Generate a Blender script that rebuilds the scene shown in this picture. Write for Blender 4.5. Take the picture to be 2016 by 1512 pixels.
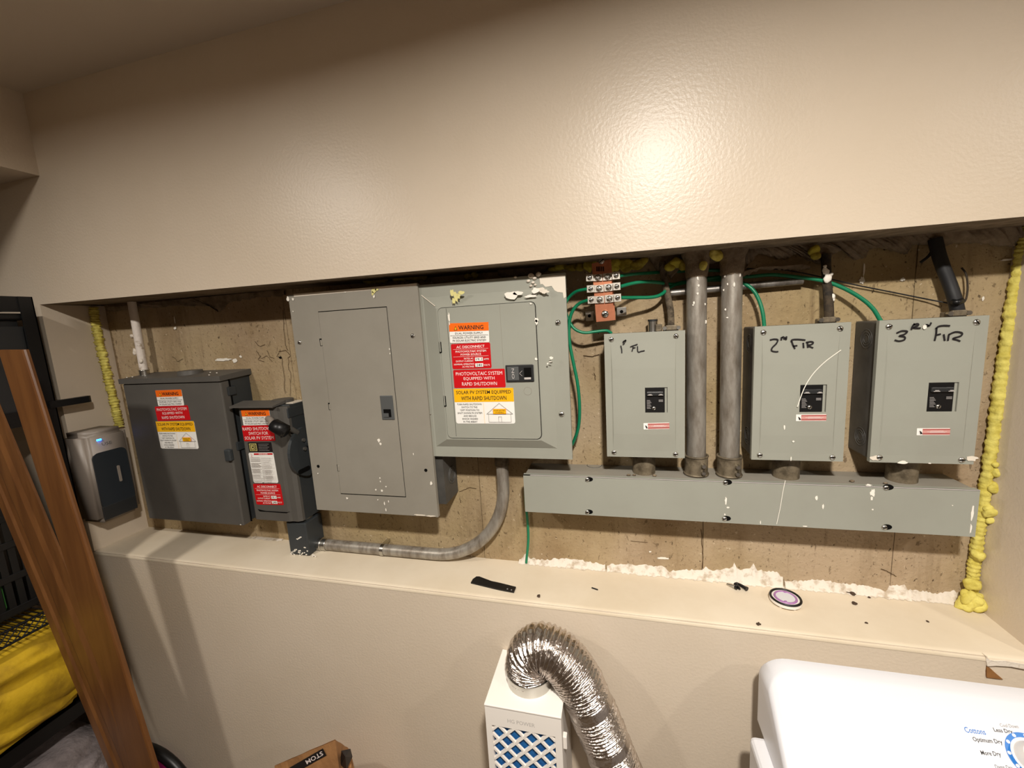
import bpy, bmesh, math, random
from mathutils import Vector, Matrix, noise

for o in list(bpy.data.objects):
    bpy.data.objects.remove(o, do_unlink=True)
SC = bpy.context.scene
COL = SC.collection
CZ = 1.85            # camera height above the floor; everything below is laid out relative to it and lifted at the end

# ------------------------------------------------------------------ camera
FPX, PITCH, YAW, ROLL = 816.15, -0.146698, 0.251777, 0.0590255
RZ = Matrix.Rotation(YAW, 3, 'Z'); RX = Matrix.Rotation(PITCH, 3, 'X'); RY = Matrix.Rotation(ROLL, 3, 'Y')
RW = RZ @ RX @ RY                      # columns: right, forward, up
CAM = Vector((0, -1, 0))
cd = bpy.data.cameras.new('camera'); cam = bpy.data.objects.new('camera', cd); COL.objects.link(cam)
cd.sensor_width = 36; cd.lens = FPX / 2016 * 36; cd.clip_start = 0.02
r_, f_, u_ = RW.col[0], RW.col[1], RW.col[2]
cam.matrix_world = Matrix(((r_.x, u_.x, -f_.x, CAM.x), (r_.y, u_.y, -f_.y, CAM.y), (r_.z, u_.z, -f_.z, CAM.z), (0, 0, 0, 1)))
SC.camera = cam

# ------------------------------------------------------------------ world, lamps, exposure
w = bpy.data.worlds.new('world'); SC.world = w; w.use_nodes = True
w.node_tree.nodes['Background'].inputs[0].default_value = (0.9, 0.8, 0.7, 1)
w.node_tree.nodes['Background'].inputs[1].default_value = 0.0
def ceiling_lamp(x, y, z, power, size=0.12, col=(1.0, 0.935, 0.85), spread=172):
    l = bpy.data.lights.new('ceiling_lamp', 'AREA'); l.shape = 'DISK'; l.size = size
    l.energy = power; l.color = col; l.spread = math.radians(spread)
    o = bpy.data.objects.new('ceiling_lamp', l); COL.objects.link(o); o.location = (x, y, z)
    return o
ceiling_lamp(-1.5, -1.2, 0.765, 10.5)
ceiling_lamp(0.19, -1.22, 0.765, 34)
ceiling_lamp(1.75, -1.22, 0.765, 9)
SC.view_settings.view_transform = 'Standard'; SC.view_settings.look = 'None'
SC.view_settings.gamma = 1; SC.view_settings.use_curve_mapping = False
SC.view_settings.exposure = 0.72

# ------------------------------------------------------------------ helpers
def ray(x, y):
    return RW @ Vector(((x - 1008) / FPX, 1, -(y - 756) / FPX))
def U(x, y, Y):                       # the point seen at pixel x,y on the plane at depth Y
    d = ray(x, y); return CAM + d * ((Y + 1) / d.y)
def UX(x, y, X):
    d = ray(x, y); return CAM + d * (X / d.x)
def UZ(x, y, Z):
    d = ray(x, y); return CAM + d * (Z / d.z)
def UP(x, y, p, n):
    d = ray(x, y); return CAM + d * ((p - CAM).dot(n) / d.dot(n))
def lin(c):
    return tuple((v / 255 / 12.92 if v / 255 <= 0.04045 else ((v / 255 + 0.055) / 1.055) ** 2.4) for v in c)

def mat(name, rgb, rough=0.5, metal=0.0, var=None, bump=None, spec=0.5, var2=None, emit=None, alpha=None, trans=None):
    """var/var2 = (scale, rgb2, lo, hi) noise mix; bump = (scale, strength, distance)"""
    m = bpy.data.materials.new(name); m.use_nodes = True
    nt = m.node_tree; N = nt.nodes; L = nt.links; b = N['Principled BSDF']
    b.inputs['Base Color'].default_value = (*lin(rgb), 1); b.inputs['Roughness'].default_value = rough
    b.inputs['Metallic'].default_value = metal; b.inputs['Specular IOR Level'].default_value = spec
    tc = N.new('ShaderNodeTexCoord')
    prev = None
    for v in (var, var2):
        if not v: continue
        sc, rgb2, lo, hi = v[:4]
        mp = N.new('ShaderNodeMapping'); L.new(tc.outputs['Object'], mp.inputs[0])
        mp.inputs['Scale'].default_value = v[4] if len(v) > 4 else (1, 1, 1)
        nz = N.new('ShaderNodeTexNoise'); nz.inputs['Scale'].default_value = sc; nz.inputs['Detail'].default_value = 6
        nz.inputs['Roughness'].default_value = 0.62
        L.new(mp.outputs[0], nz.inputs['Vector'])
        mr = N.new('ShaderNodeMapRange'); mr.inputs['From Min'].default_value = lo; mr.inputs['From Max'].default_value = hi
        L.new(nz.outputs['Fac'], mr.inputs['Value'])
        mx = N.new('ShaderNodeMix'); mx.data_type = 'RGBA'
        L.new(mr.outputs['Result'], mx.inputs['Factor'])
        if prev is None: mx.inputs['A'].default_value = (*lin(rgb), 1)
        else: L.new(prev, mx.inputs['A'])
        mx.inputs['B'].default_value = (*lin(rgb2), 1)
        prev = mx.outputs['Result']
    if prev is not None: L.new(prev, b.inputs['Base Color'])
    if bump:
        nz = N.new('ShaderNodeTexNoise'); nz.inputs['Scale'].default_value = bump[0]; nz.inputs['Detail'].default_value = 4
        L.new(tc.outputs['Object'], nz.inputs['Vector'])
        bp = N.new('ShaderNodeBump'); bp.inputs['Strength'].default_value = bump[1]; bp.inputs['Distance'].default_value = bump[2]
        L.new(nz.outputs['Fac'], bp.inputs['Height']); L.new(bp.outputs[0], b.inputs['Normal'])
    if emit:
        b.inputs['Emission Color'].default_value = (*lin(rgb), 1); b.inputs['Emission Strength'].default_value = emit
    if trans: b.inputs['Transmission Weight'].default_value = trans
    return m

M = {}
M['paint'] = mat('wall_paint', (213, 199, 180), 0.34, bump=(140, 0.2, 0.003), var=(1.6, (206, 191, 170), 0.35, 0.7), spec=0.4)
M['room'] = mat('dark_room_paint', (128, 112, 94), 0.8)  # darkened so the unseen walls bounce little light
M['ceil'] = mat('ceiling_paint', (205, 192, 174), 0.8, bump=(90, 0.1, 0.002))
M['floor'] = mat('floor_tile', (92, 78, 62), 0.5, var=(6, (76, 64, 50), 0.4, 0.6))
M['ledge'] = mat('ledge_paint', (224, 211, 189), 0.5, var=(3, (212, 197, 172), 0.4, 0.72), bump=(60, 0.15, 0.002), spec=0.4)
def concrete_mat():
    m = bpy.data.materials.new('raw_concrete'); m.use_nodes = True; nt = m.node_tree; N = nt.nodes; L = nt.links; b = N['Principled BSDF']
    b.inputs['Roughness'].default_value = 0.92; b.inputs['Specular IOR Level'].default_value = 0.2
    tc = N.new('ShaderNodeTexCoord')
    def noise_(sc, det=6, scale=(1, 1, 1), rough=0.62, dist=0.0):
        mp = N.new('ShaderNodeMapping'); mp.inputs['Scale'].default_value = scale; L.new(tc.outputs['Object'], mp.inputs[0])
        n = N.new('ShaderNodeTexNoise'); n.inputs['Scale'].default_value = sc; n.inputs['Detail'].default_value = det; n.inputs['Roughness'].default_value = rough; n.inputs['Distortion'].default_value = dist
        L.new(mp.outputs[0], n.inputs['Vector']); return n.outputs['Fac']
    def rng(v, a, c, lo=0.0, hi=1.0):
        r = N.new('ShaderNodeMapRange'); r.inputs['From Min'].default_value = a; r.inputs['From Max'].default_value = c; r.inputs['To Min'].default_value = lo; r.inputs['To Max'].default_value = hi; L.new(v, r.inputs['Value']); return r.outputs['Result']
    def mix(f, A, B):
        x = N.new('ShaderNodeMix'); x.data_type = 'RGBA'; L.new(f, x.inputs['Factor'])
        if isinstance(A, tuple): x.inputs['A'].default_value = (*lin(A), 1)
        else: L.new(A, x.inputs['A'])
        x.inputs['B'].default_value = (*lin(B), 1); return x.outputs['Result']
    c = mix(rng(noise_(1.4, 3), 0.4, 0.62), (170, 150, 112), (178, 158, 132))
    c = mix(rng(noise_(5, 8, (1, 1, 0.6)), 0.45, 0.75, 0, 0.75), c, (132, 108, 76))
    c = mix(rng(noise_(16, 6, (1, 1, 0.12)), 0.58, 0.8, 0, 0.6), c, (112, 92, 66))
    c = mix(rng(noise_(120, 3), 0.6, 0.72, 0, 0.55), c, (96, 80, 58))
    pits = noise_(120, 3, (1, 1, 0.7), 0.6, 0.4)
    pf = rng(pits, 0.66, 0.74, 0, 0.85)
    c = mix(pf, c, (74, 58, 42))
    c = mix(rng(noise_(62, 3, (1, 1, 0.6), 0.55, 0.5), 0.64, 0.70, 0, 0.6), c, (88, 70, 50))
    c = mix(rng(noise_(34, 5, (1, 1, 0.1)), 0.62, 0.74, 0, 0.5), c, (104, 84, 60))
    c = mix(rng(noise_(85, 2), 0.70, 0.76), c, (205, 188, 162))
    L.new(c, b.inputs['Base Color'])
    ad = N.new('ShaderNodeMath'); ad.operation = 'MULTIPLY_ADD'; L.new(noise_(60, 6), ad.inputs[0]); ad.inputs[1].default_value = 1.0
    iv = N.new('ShaderNodeMath'); iv.operation = 'MULTIPLY'; L.new(pf, iv.inputs[0]); iv.inputs[1].default_value = -1.2; L.new(iv.outputs[0], ad.inputs[2])
    bp = N.new('ShaderNodeBump'); bp.inputs['Strength'].default_value = 0.7; bp.inputs['Distance'].default_value = 0.005; L.new(ad.outputs[0], bp.inputs['Height']); L.new(bp.outputs[0], b.inputs['Normal'])
    return m
M['concrete'] = concrete_mat()
M['seam'] = mat('concrete_seam', (132, 110, 80), 0.95, var=(30, (104, 84, 58), 0.4, 0.7), bump=(60, 0.5, 0.004), spec=0.2)
M['plaster'] = mat('rough_plaster', (140, 124, 104), 0.92, var=(22, (108, 94, 76), 0.4, 0.65), bump=(70, 0.8, 0.006), spec=0.2)
M['white_plaster'] = mat('white_joint_compound', (226, 216, 202), 0.75, var=(45, (186, 170, 148), 0.5, 0.66), bump=(120, 0.5, 0.003))
M['foam'] = mat('yellow_foam', (222, 210, 112), 0.75, var=(26, (196, 180, 76), 0.42, 0.66), bump=(75, 0.7, 0.006), spec=0.3)
M['foam_dark'] = mat('olive_yellow_foam', (190, 176, 66), 0.85, var=(30, (134, 118, 46), 0.42, 0.65), bump=(60, 0.7, 0.006), spec=0.25)  # darker and more olive than the corner beads
M['grey'] = mat('grey_enamel', (154, 155, 144), 0.45, bump=(420, 0.06, 0.001), var=(4, (148, 148, 137), 0.4, 0.7), spec=0.42)
M['grey_warm'] = mat('warm_grey_enamel', (146, 141, 130), 0.5, bump=(420, 0.08, 0.001), var=(5, (138, 133, 122), 0.4, 0.7), spec=0.4)
M['grey_body'] = mat('darker_grey_case', (84, 82, 78), 0.5, var=(12, (62, 61, 59), 0.4, 0.7), spec=0.4)  # darker grey than the covers in front
M['dark_grey'] = mat('charcoal_enamel', (90, 87, 82), 0.5, bump=(500, 0.08, 0.001), var=(6, (82, 79, 75), 0.4, 0.7), spec=0.3)
M['dark_side'] = mat('darker_charcoal_case', (56, 60, 62), 0.5, var=(6, (46, 50, 53), 0.4, 0.7), spec=0.4)  # darker than the charcoal of the doors and hoods
M['latch'] = mat('graphite_plastic', (84, 86, 86), 0.45)
M['latch_dark'] = mat('black_plastic_latch', (40, 41, 42), 0.4)
M['black'] = mat('black_plastic', (16, 16, 17), 0.4)
M['blackmetal'] = mat('black_powder_coat', (14, 14, 15), 0.42, spec=0.4)
M['hole'] = mat('dark_hole', (12, 11, 10), 0.9, spec=0.1)
M['seamline'] = mat('panel_gap', (48, 47, 44), 0.9, spec=0.1)
M['steel'] = mat('zinc_screw', (196, 194, 188), 0.28, 1.0)
M['emt'] = mat('galvanised_steel', (166, 160, 150), 0.42, 0.45, var=(45, (122, 112, 100), 0.42, 0.68, (1, 1, 0.25)), bump=(220, 0.25, 0.001))
M['emt_old'] = mat('weathered_galvanised', (150, 146, 140), 0.42, 0.7, var=(30, (96, 88, 80), 0.45, 0.7, (1, 1, 0.4)), bump=(200, 0.3, 0.001))
M['fitting'] = mat('die_cast_fitting', (128, 116, 96), 0.55, 0.35, var=(40, (84, 74, 58), 0.42, 0.65), bump=(80, 0.5, 0.003))
M['copper'] = mat('copper_bar', (202, 132, 100), 0.36, 0.8, var=(14, (164, 96, 70), 0.45, 0.7))
M['lug'] = mat('tinned_lug', (208, 202, 192), 0.35, 0.7)
M['green'] = mat('green_wire', (14, 122, 84), 0.4)
M['cable'] = mat('old_cable_sheath', (104, 92, 74), 0.85, var=(60, (58, 48, 36), 0.42, 0.62), bump=(120, 0.7, 0.004))
M['cable_dark'] = mat('dark_cable_sheath', (70, 58, 42), 0.85, var=(45, (34, 30, 26), 0.4, 0.62), bump=(120, 0.6, 0.004))
M['cable_black'] = mat('black_cable_sheath', (26, 26, 28), 0.55, var=(30, (64, 60, 60), 0.6, 0.78))
M['painted_pipe'] = mat('pipe_with_white_paint', (226, 216, 206), 0.6, var=(28, (150, 130, 104), 0.56, 0.66), bump=(60, 0.6, 0.004))
M['spat'] = mat('paint_splatter', (238, 232, 220), 0.6)
M['cream_paint'] = mat('cream_wall_paint_smear', (224, 214, 198), 0.5)
M['foam_smear'] = mat('foam_smear', (218, 210, 140), 0.7)
M['label_white'] = mat('label_white', (240, 238, 232), 0.4)
M['label_red'] = mat('label_red', (200, 18, 26), 0.35)
M['label_orange'] = mat('label_orange', (244, 110, 24), 0.35)
M['label_yellow'] = mat('label_yellow', (246, 184, 22), 0.35)
M['ink'] = mat('black_ink', (24, 20, 22), 0.5)
M['ink_white'] = mat('white_ink', (246, 232, 228), 0.4)
M['ink_grey'] = mat('grey_ink', (140, 136, 134), 0.5)
M['ink_pale'] = mat('pale_grey_ink', (188, 182, 178), 0.5)
M['ink_yellow'] = mat('pale_yellow_ink', (214, 200, 120), 0.5)
M['ink_blue'] = mat('blue_ink', (24, 110, 190), 0.4)
M['danger'] = mat('danger_red', (160, 52, 50), 0.45)
M['label_pink'] = mat('danger_strip_red', (206, 150, 142), 0.45)
M['wood'] = mat('brown_stained_wood', (112, 72, 36), 0.4, var=(5, (92, 56, 27), 0.4, 0.68, (5, 5, 0.4)), spec=0.5)
M['wood2'] = mat('darker_stained_wood', (114, 74, 38), 0.45, var=(5, (92, 57, 28), 0.4, 0.68, (5, 5, 0.4)), spec=0.5)
M['silver_plastic'] = mat('silver_plastic', (138, 128, 118), 0.45, 0.0)
M['smoke_plastic'] = mat('smoked_window', (44, 48, 52), 0.22)
M['led'] = mat('blue_led', (30, 110, 255), 0.4, emit=9.0)
M['white_plastic'] = mat('white_plastic', (238, 232, 224), 0.4)
M['white_enamel'] = mat('white_enamel', (216, 216, 220), 0.32)
M['filter_blue'] = mat('blue_filter_foam', (18, 100, 164), 0.8, var=(60, (12, 84, 148), 0.4, 0.6), bump=(200, 0.4, 0.002))
M['foil'] = mat('aluminium_foil', (214, 206, 200), 0.2, 1.0, bump=(110, 0.55, 0.004))
M['kraft'] = mat('kraft_paper', (168, 122, 76), 0.8, var=(9, (140, 98, 58), 0.4, 0.7), bump=(30, 0.4, 0.006))
M['pink'] = mat('pink_fabric', (214, 36, 150), 0.7, var=(8, (190, 24, 128), 0.4, 0.7))
M['yellow_cloth'] = mat('yellow_fabric', (196, 160, 18), 0.8, var=(7, (146, 114, 8), 0.42, 0.68), bump=(30, 0.5, 0.006))
M['grey_cloth'] = mat('grey_fleece', (146, 136, 136), 0.95, var=(14, (112, 104, 104), 0.4, 0.65), bump=(60, 0.8, 0.006))
M['purple'] = mat('clear_purple_plastic', (168, 120, 172), 0.3)
M['brown_wood_raw'] = mat('raw_brown_wood', (150, 104, 56), 0.8, var=(20, (116, 76, 36), 0.4, 0.66))
M['crumb'] = mat('dark_crumb', (70, 54, 40), 0.9)
M['green_plastic'] = mat('green_plastic', (70, 124, 60), 0.5)

ORIGIN = {}
def tag(o, label=None, cat=None, group=None, kind=None):
    if label: o['label'] = label
    if cat: o['category'] = cat
    if group: o['group'] = group
    if kind: o['kind'] = kind
    return o
def thing(name, loc, label, cat, group=None):
    o = bpy.data.objects.new(name, None); COL.objects.link(o); o.location = loc
    o.empty_display_size = 0.05
    ORIGIN[o.name] = Vector(loc)
    return tag(o, label, cat, group)
def copy_tree(o, parent=None):
    c = o.copy(); COL.objects.link(c); c.parent = parent
    ORIGIN[c.name] = ORIGIN[o.name].copy()
    for ch in list(o.children):
        copy_tree(ch, c)
    return c

class MB:
    """collects shapes in scene coordinates; build() links them as one mesh object"""
    def __init__(s): s.v = []; s.f = []; s.m = []; s.s = []; s.mi = 0
    def add(s, vs, fs, smooth=False):
        b = len(s.v); s.v += [Vector(p) for p in vs]
        for f in fs: s.f.append([b + i for i in f]); s.m.append(s.mi); s.s.append(smooth)
        return s
    def box(s, x0, x1, y0, y1, z0, z1, bevel=0.0, seg=2, smooth=False):
        if bevel <= 0:
            vs = [(x, y, z) for x in (x0, x1) for y in (y0, y1) for z in (z0, z1)]
            return s.add(vs, [(0, 1, 3, 2), (4, 6, 7, 5), (0, 4, 5, 1), (2, 3, 7, 6), (0, 2, 6, 4), (1, 5, 7, 3)])
        bm = bmesh.new(); bmesh.ops.create_cube(bm, size=1)
        for v in bm.verts:
            v.co = Vector(((x0 + x1) / 2 + v.co.x * (x1 - x0), (y0 + y1) / 2 + v.co.y * (y1 - y0), (z0 + z1) / 2 + v.co.z * (z1 - z0)))
        bmesh.ops.bevel(bm, geom=list(bm.edges), offset=bevel, segments=seg, affect='EDGES', profile=0.5)
        s.bm(bm, smooth); bm.free(); return s
    def bm(s, bm, smooth=False):
        bm.verts.index_update()
        return s.add([v.co.copy() for v in bm.verts], [[v.index for v in f.verts] for f in bm.faces], smooth)
    def cyl(s, p0, p1, r, r1=None, seg=20, caps=True, smooth=True):
        p0 = Vector(p0); p1 = Vector(p1); r1 = r if r1 is None else r1
        d = (p1 - p0).normalized(); a = d.orthogonal().normalized(); b = d.cross(a)
        vs = []
        for p, rr in ((p0, r), (p1, r1)):
            for i in range(seg):
                t = 2 * math.pi * i / seg; vs.append(p + (a * math.cos(t) + b * math.sin(t)) * rr)
        s.add(vs, [(i, (i + 1) % seg, seg + (i + 1) % seg, seg + i) for i in range(seg)], smooth)
        if caps:
            s.add(vs[:seg], [list(range(seg - 1, -1, -1))]); s.add(vs[seg:], [list(range(seg))])
        return s
    def tube(s, pts, r, seg=10, caps=True, rfun=None):
        pts = [Vector(p) for p in pts]; n = len(pts); vs = []
        t0 = (pts[1] - pts[0]).normalized(); a = t0.orthogonal().normalized()
        for i, p in enumerate(pts):
            t = (pts[min(i + 1, n - 1)] - pts[max(i - 1, 0)]).normalized()
            a = (a - t * a.dot(t)).normalized(); b = t.cross(a)
            for k in range(seg):
                th = 2 * math.pi * k / seg
                rr = (r[i] if isinstance(r, (list, tuple)) else r)
                if rfun: rr *= rfun(i, th, p)
                vs.append(p + (a * math.cos(th) + b * math.sin(th)) * rr)
        fs = [(i * seg + k, i * seg + (k + 1) % seg, (i + 1) * seg + (k + 1) % seg, (i + 1) * seg + k) for i in range(n - 1) for k in range(seg)]
        s.add(vs, fs, True)
        if caps: s.add(vs[:seg], [list(range(seg - 1, -1, -1))]); s.add(vs[-seg:], [list(range(seg))])
        return s
    def ring(s, c, axis, R, r, seg=24, sub=8):
        c = Vector(c); d = Vector(axis).normalized(); a = d.orthogonal().normalized(); b = d.cross(a); vs = []
        for i in range(seg):
            t = 2 * math.pi * i / seg; e = a * math.cos(t) + b * math.sin(t)
            for k in range(sub):
                q = 2 * math.pi * k / sub; vs.append(c + e * (R + r * math.cos(q)) + d * r * math.sin(q))
        return s.add(vs, [(i * sub + k, i * sub + (k + 1) % sub, ((i + 1) % seg) * sub + (k + 1) % sub, ((i + 1) % seg) * sub + k) for i in range(seg) for k in range(sub)], True)
    def prism_y(s, pts, y0, y1):          # outline in x,z extruded along y (y0 = front)
        n = len(pts); vs = [(p[0], y0, p[1]) for p in pts] + [(p[0], y1, p[1]) for p in pts]
        return s.add(vs, [list(range(n)), list(range(2 * n - 1, n - 1, -1))] + [(i, i + n, (i + 1) % n + n, (i + 1) % n) for i in range(n)])
    def prism_x(s, pts, x0, x1):          # outline in y,z extruded along x
        n = len(pts); vs = [(x0, p[0], p[1]) for p in pts] + [(x1, p[0], p[1]) for p in pts]
        return s.add(vs, [list(range(n)), list(range(2 * n - 1, n - 1, -1))] + [(i, i + n, (i + 1) % n + n, (i + 1) % n) for i in range(n)])
    def prism_z(s, pts, z0, z1):
        n = len(pts); vs = [(p[0], p[1], z0) for p in pts] + [(p[0], p[1], z1) for p in pts]
        return s.add(vs, [list(range(n - 1, -1, -1)), list(range(n, 2 * n))] + [(i, (i + 1) % n, (i + 1) % n + n, i + n) for i in range(n)])
    def ball(s, c, rx, ry=None, rz=None, lump=0.0, freq=30, sub=3, seed=0):
        bm = bmesh.new(); bmesh.ops.create_icosphere(bm, subdivisions=sub, radius=1); c = Vector(c)
        ry = rx if ry is None else ry; rz = rx if rz is None else rz
        for v in bm.verts:
            p = Vector((v.co.x * rx, v.co.y * ry, v.co.z * rz))
            k = 1 + lump * noise.noise(p * freq + Vector((seed * 3.7, seed * 1.3, 0))) * 2
            v.co = c + p * k
        s.bm(bm, True); bm.free(); return s
    def ribbon(s, pts, wd, nrm=(0, -1, 0)):
        nrm = Vector(nrm); pts = [Vector(p) for p in pts]; vs = []; n = len(pts)
        for i, p in enumerate(pts):
            t = (pts[min(i + 1, n - 1)] - pts[max(i - 1, 0)]).normalized(); a = t.cross(nrm).normalized() * wd / 2
            vs += [p + a, p - a]
        return s.add(vs, [(2 * i, 2 * i + 1, 2 * i + 3, 2 * i + 2) for i in range(n - 1)])
    def build(s, name, mats, parent=None, loc=None):
        mats = mats if isinstance(mats, (list, tuple)) else [mats]
        if parent is not None: org = ORIGIN[parent.name]
        elif loc is not None: org = Vector(loc)
        else:
            xs = [v.x for v in s.v]; ys = [v.y for v in s.v]
            org = Vector(((min(xs) + max(xs)) / 2, (min(ys) + max(ys)) / 2, min(v.z for v in s.v)))
        me = bpy.data.meshes.new(name); me.from_pydata([v - org for v in s.v], [], s.f)
        for m in mats: me.materials.append(M[m] if isinstance(m, str) else m)
        me.polygons.foreach_set('material_index', s.m); me.polygons.foreach_set('use_smooth', s.s); me.update()
        bm = bmesh.new(); bm.from_mesh(me); bmesh.ops.recalc_face_normals(bm, faces=bm.faces); bm.to_mesh(me); bm.free()
        o = bpy.data.objects.new(name, me); COL.objects.link(o); ORIGIN[o.name] = org.copy()
        if parent is not None: o.parent = parent
        else: o.location = org
        return o

def struct(mb, name, m, parent=None, label=None):
    o = mb.build(name, m, parent)
    if parent is None: tag(o, label, kind='structure', cat=None)
    return o
def crom(pts, n=8):
    pts = [Vector(p) for p in pts]; out = []
    P = [pts[0] * 2 - pts[1]] + pts + [pts[-1] * 2 - pts[-2]]
    for i in range(1, len(P) - 2):
        for k in range(n):
            t = k / n
            out.append(0.5 * ((2 * P[i]) + (P[i + 1] - P[i - 1]) * t + (2 * P[i - 1] - 5 * P[i] + 4 * P[i + 1] - P[i + 2]) * t * t + (3 * P[i] - P[i - 1] - 3 * P[i + 1] + P[i + 2]) * t ** 3))
    out.append(pts[-1]); return out
def rrect(x0, x1, z0, z1, r, n=5):
    o = []
    for cx, cz, a in ((x1 - r, z1 - r, 0), (x0 + r, z1 - r, 90), (x0 + r, z0 + r, 180), (x1 - r, z0 + r, 270)):
        for k in range(n + 1):
            t = math.radians(a + 90 * k / n); o.append((cx + r * math.cos(t), cz + r * math.sin(t)))
    return o
def rectpx(TL, TR, BR, BL, Y):
    a, b, c, d = (U(*p, Y) for p in (TL, TR, BR, BL)); ce = (a + b + c + d) / 4
    wd = ((b - a).length + (c - d).length) / 2; ht = ((a - d).length + (b - c).length) / 2
    ang = (math.atan2(b.z - a.z, b.x - a.x) + math.atan2(c.z - d.z, c.x - d.x)) / 2
    return ce.x, ce.z, wd, ht, ang

_tx = {}
def text_geo(t, bold):
    if (t, bold) in _tx: return _tx[(t, bold)]
    cu = bpy.data.curves.new('t', 'FONT'); cu.body = t; cu.size = 1; cu.resolution_u = 2; cu.offset = 0.012 if bold else 0
    ob = bpy.data.objects.new('t', cu); COL.objects.link(ob)
    dg = bpy.context.evaluated_depsgraph_get(); me = bpy.data.meshes.new_from_object(ob.evaluated_get(dg))
    vs = [v.co.copy() for v in me.vertices]; fs = [list(p.vertices) for p in me.polygons]
    bpy.data.objects.remove(ob); bpy.data.curves.remove(cu); bpy.data.meshes.remove(me)
    xs = [v.x for v in vs]; ys = [v.y for v in vs]
    _tx[(t, bold)] = (vs, fs, min(xs), max(xs), min(ys), max(ys)); return _tx[(t, bold)]

class Face:
    """flat print on a rectangle; u right, v down, both 0..1"""
    def __init__(s, o, ux, vz, nrm): s.o = Vector(o); s.u = Vector(ux); s.vv = Vector(vz); s.n = Vector(nrm).normalized(); s.k = 1; s.mb = MB(); s.mats = []
    def mi(s, m):
        if m not in s.mats: s.mats.append(m)
        s.mb.mi = s.mats.index(m)
    def pt(s, u, v): return s.o + s.u * u + s.vv * v + s.n * (0.00022 * s.k)
    def rect(s, u0, v0, u1, v1, m):
        s.mi(m); s.k += 1; s.mb.add([s.pt(u0, v0), s.pt(u1, v0), s.pt(u1, v1), s.pt(u0, v1)], [(0, 1, 2, 3)]); return s
    def poly(s, pts, m):
        s.mi(m); s.k += 1; s.mb.add([s.pt(*p) for p in pts], [list(range(len(pts)))]); return s
    def line(s, pts, wd, m):
        s.mi(m); s.k += 1; s.mb.ribbon([s.pt(*p) for p in pts], wd, s.n); return s
    def text(s, t, uc, vc, wd, hv, m, bold=False, rot=0):
        """wd: width as a fraction of u; hv: cap height as a fraction of v"""
        vs, fs, x0, x1, y0, y1 = text_geo(t, bold); s.mi(m); s.k += 0.5
        cr, sr = math.cos(rot), math.sin(rot); out = []
        lu, lv = s.u.length, s.vv.length
        for p in vs:
            a = (p.x - (x0 + x1) / 2) / (x1 - x0) * wd * lu; b = (p.y - (y0 + y1) / 2) / max(y1 - y0, 1e-6) * hv * lv
            a, b = a * cr - b * sr, a * sr + b * cr
            out.append(s.pt(uc + a / lu, vc - b / lv))
        s.mb.add(out, fs); return s
    def build(s, name, parent): return s.mb.build(name, s.mats, parent)

def sticker(parent, name, rect, Y, base, prints, label, curl=0):
    cx, cz, wd, ht, ang = rect
    ca, sa = math.cos(ang), math.sin(ang)
    ux = Vector((ca, 0, sa)) * wd; vz = Vector((sa, 0, -ca)) * ht; o = Vector((cx, Y, cz)) - ux / 2 - vz / 2
    mb = MB(); r = min(wd, ht) * 0.06
    pts = rrect(-wd / 2, wd / 2, -ht / 2, ht / 2, r, 3)
    pts = [(cx + p[0] * ca - p[1] * sa, cz + p[0] * sa + p[1] * ca) for p in pts]
    mb.prism_y(pts, Y - 0.0006, Y)
    b = tag(mb.build(name, base, parent), label)
    F = Face(o + Vector((0, -0.0006, 0)), ux, vz, (0, -1, 0)); prints(F)
    if F.mb.v: F.build('lettering', b)
    return b
def jag(mb, c, rx, rz, seed, n=14, y0=0.0, th=0.0008, rough=0.45):
    rnd = random.Random(seed); pts = []
    for i in range(n):
        t = 2 * math.pi * i / n; k = 1 - rough * rnd.random(); pts.append((c.x + rx * k * math.cos(t), c.z + rz * k * math.sin(t)))
    mb.prism_y(pts, c.y - th, c.y); return mb
def screw(parent, p, r=0.006, name='screw', m='steel', slot=True, ang=0.6, axis='y'):
    mb = MB(); p = Vector(p)
    n = 16; prof = [(1.0, 0), (0.95, 0.35), (0.7, 0.62), (0.35, 0.74)]
    vs = []
    for k, h in prof:
        for i in range(n): t = 2 * math.pi * i / n; vs.append(p + Vector((r * k * math.cos(t), -r * h * 0.8, r * k * math.sin(t))))
    fs = [(j * n + i, j * n + (i + 1) % n, (j + 1) * n + (i + 1) % n, (j + 1) * n + i) for j in range(3) for i in range(n)]
    mb.add(vs, fs, True); mb.add(vs[-n:], [list(range(n))])
    if slot:
        mb.mi = 1; c, s = math.cos(ang), math.sin(ang)
        pts = [(a * c - b * s, a * s + b * c) for a, b in ((-r * 0.8, -r * 0.13), (r * 0.8, -r * 0.13), (r * 0.8, r * 0.13), (-r * 0.8, r * 0.13))]
        mb.prism_y([(p.x + a, p.z + b) for a, b in pts], p.y - r * 0.66, p.y - r * 0.5)
    return mb.build(name, [m, 'hole'] if slot else m, parent)

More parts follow.
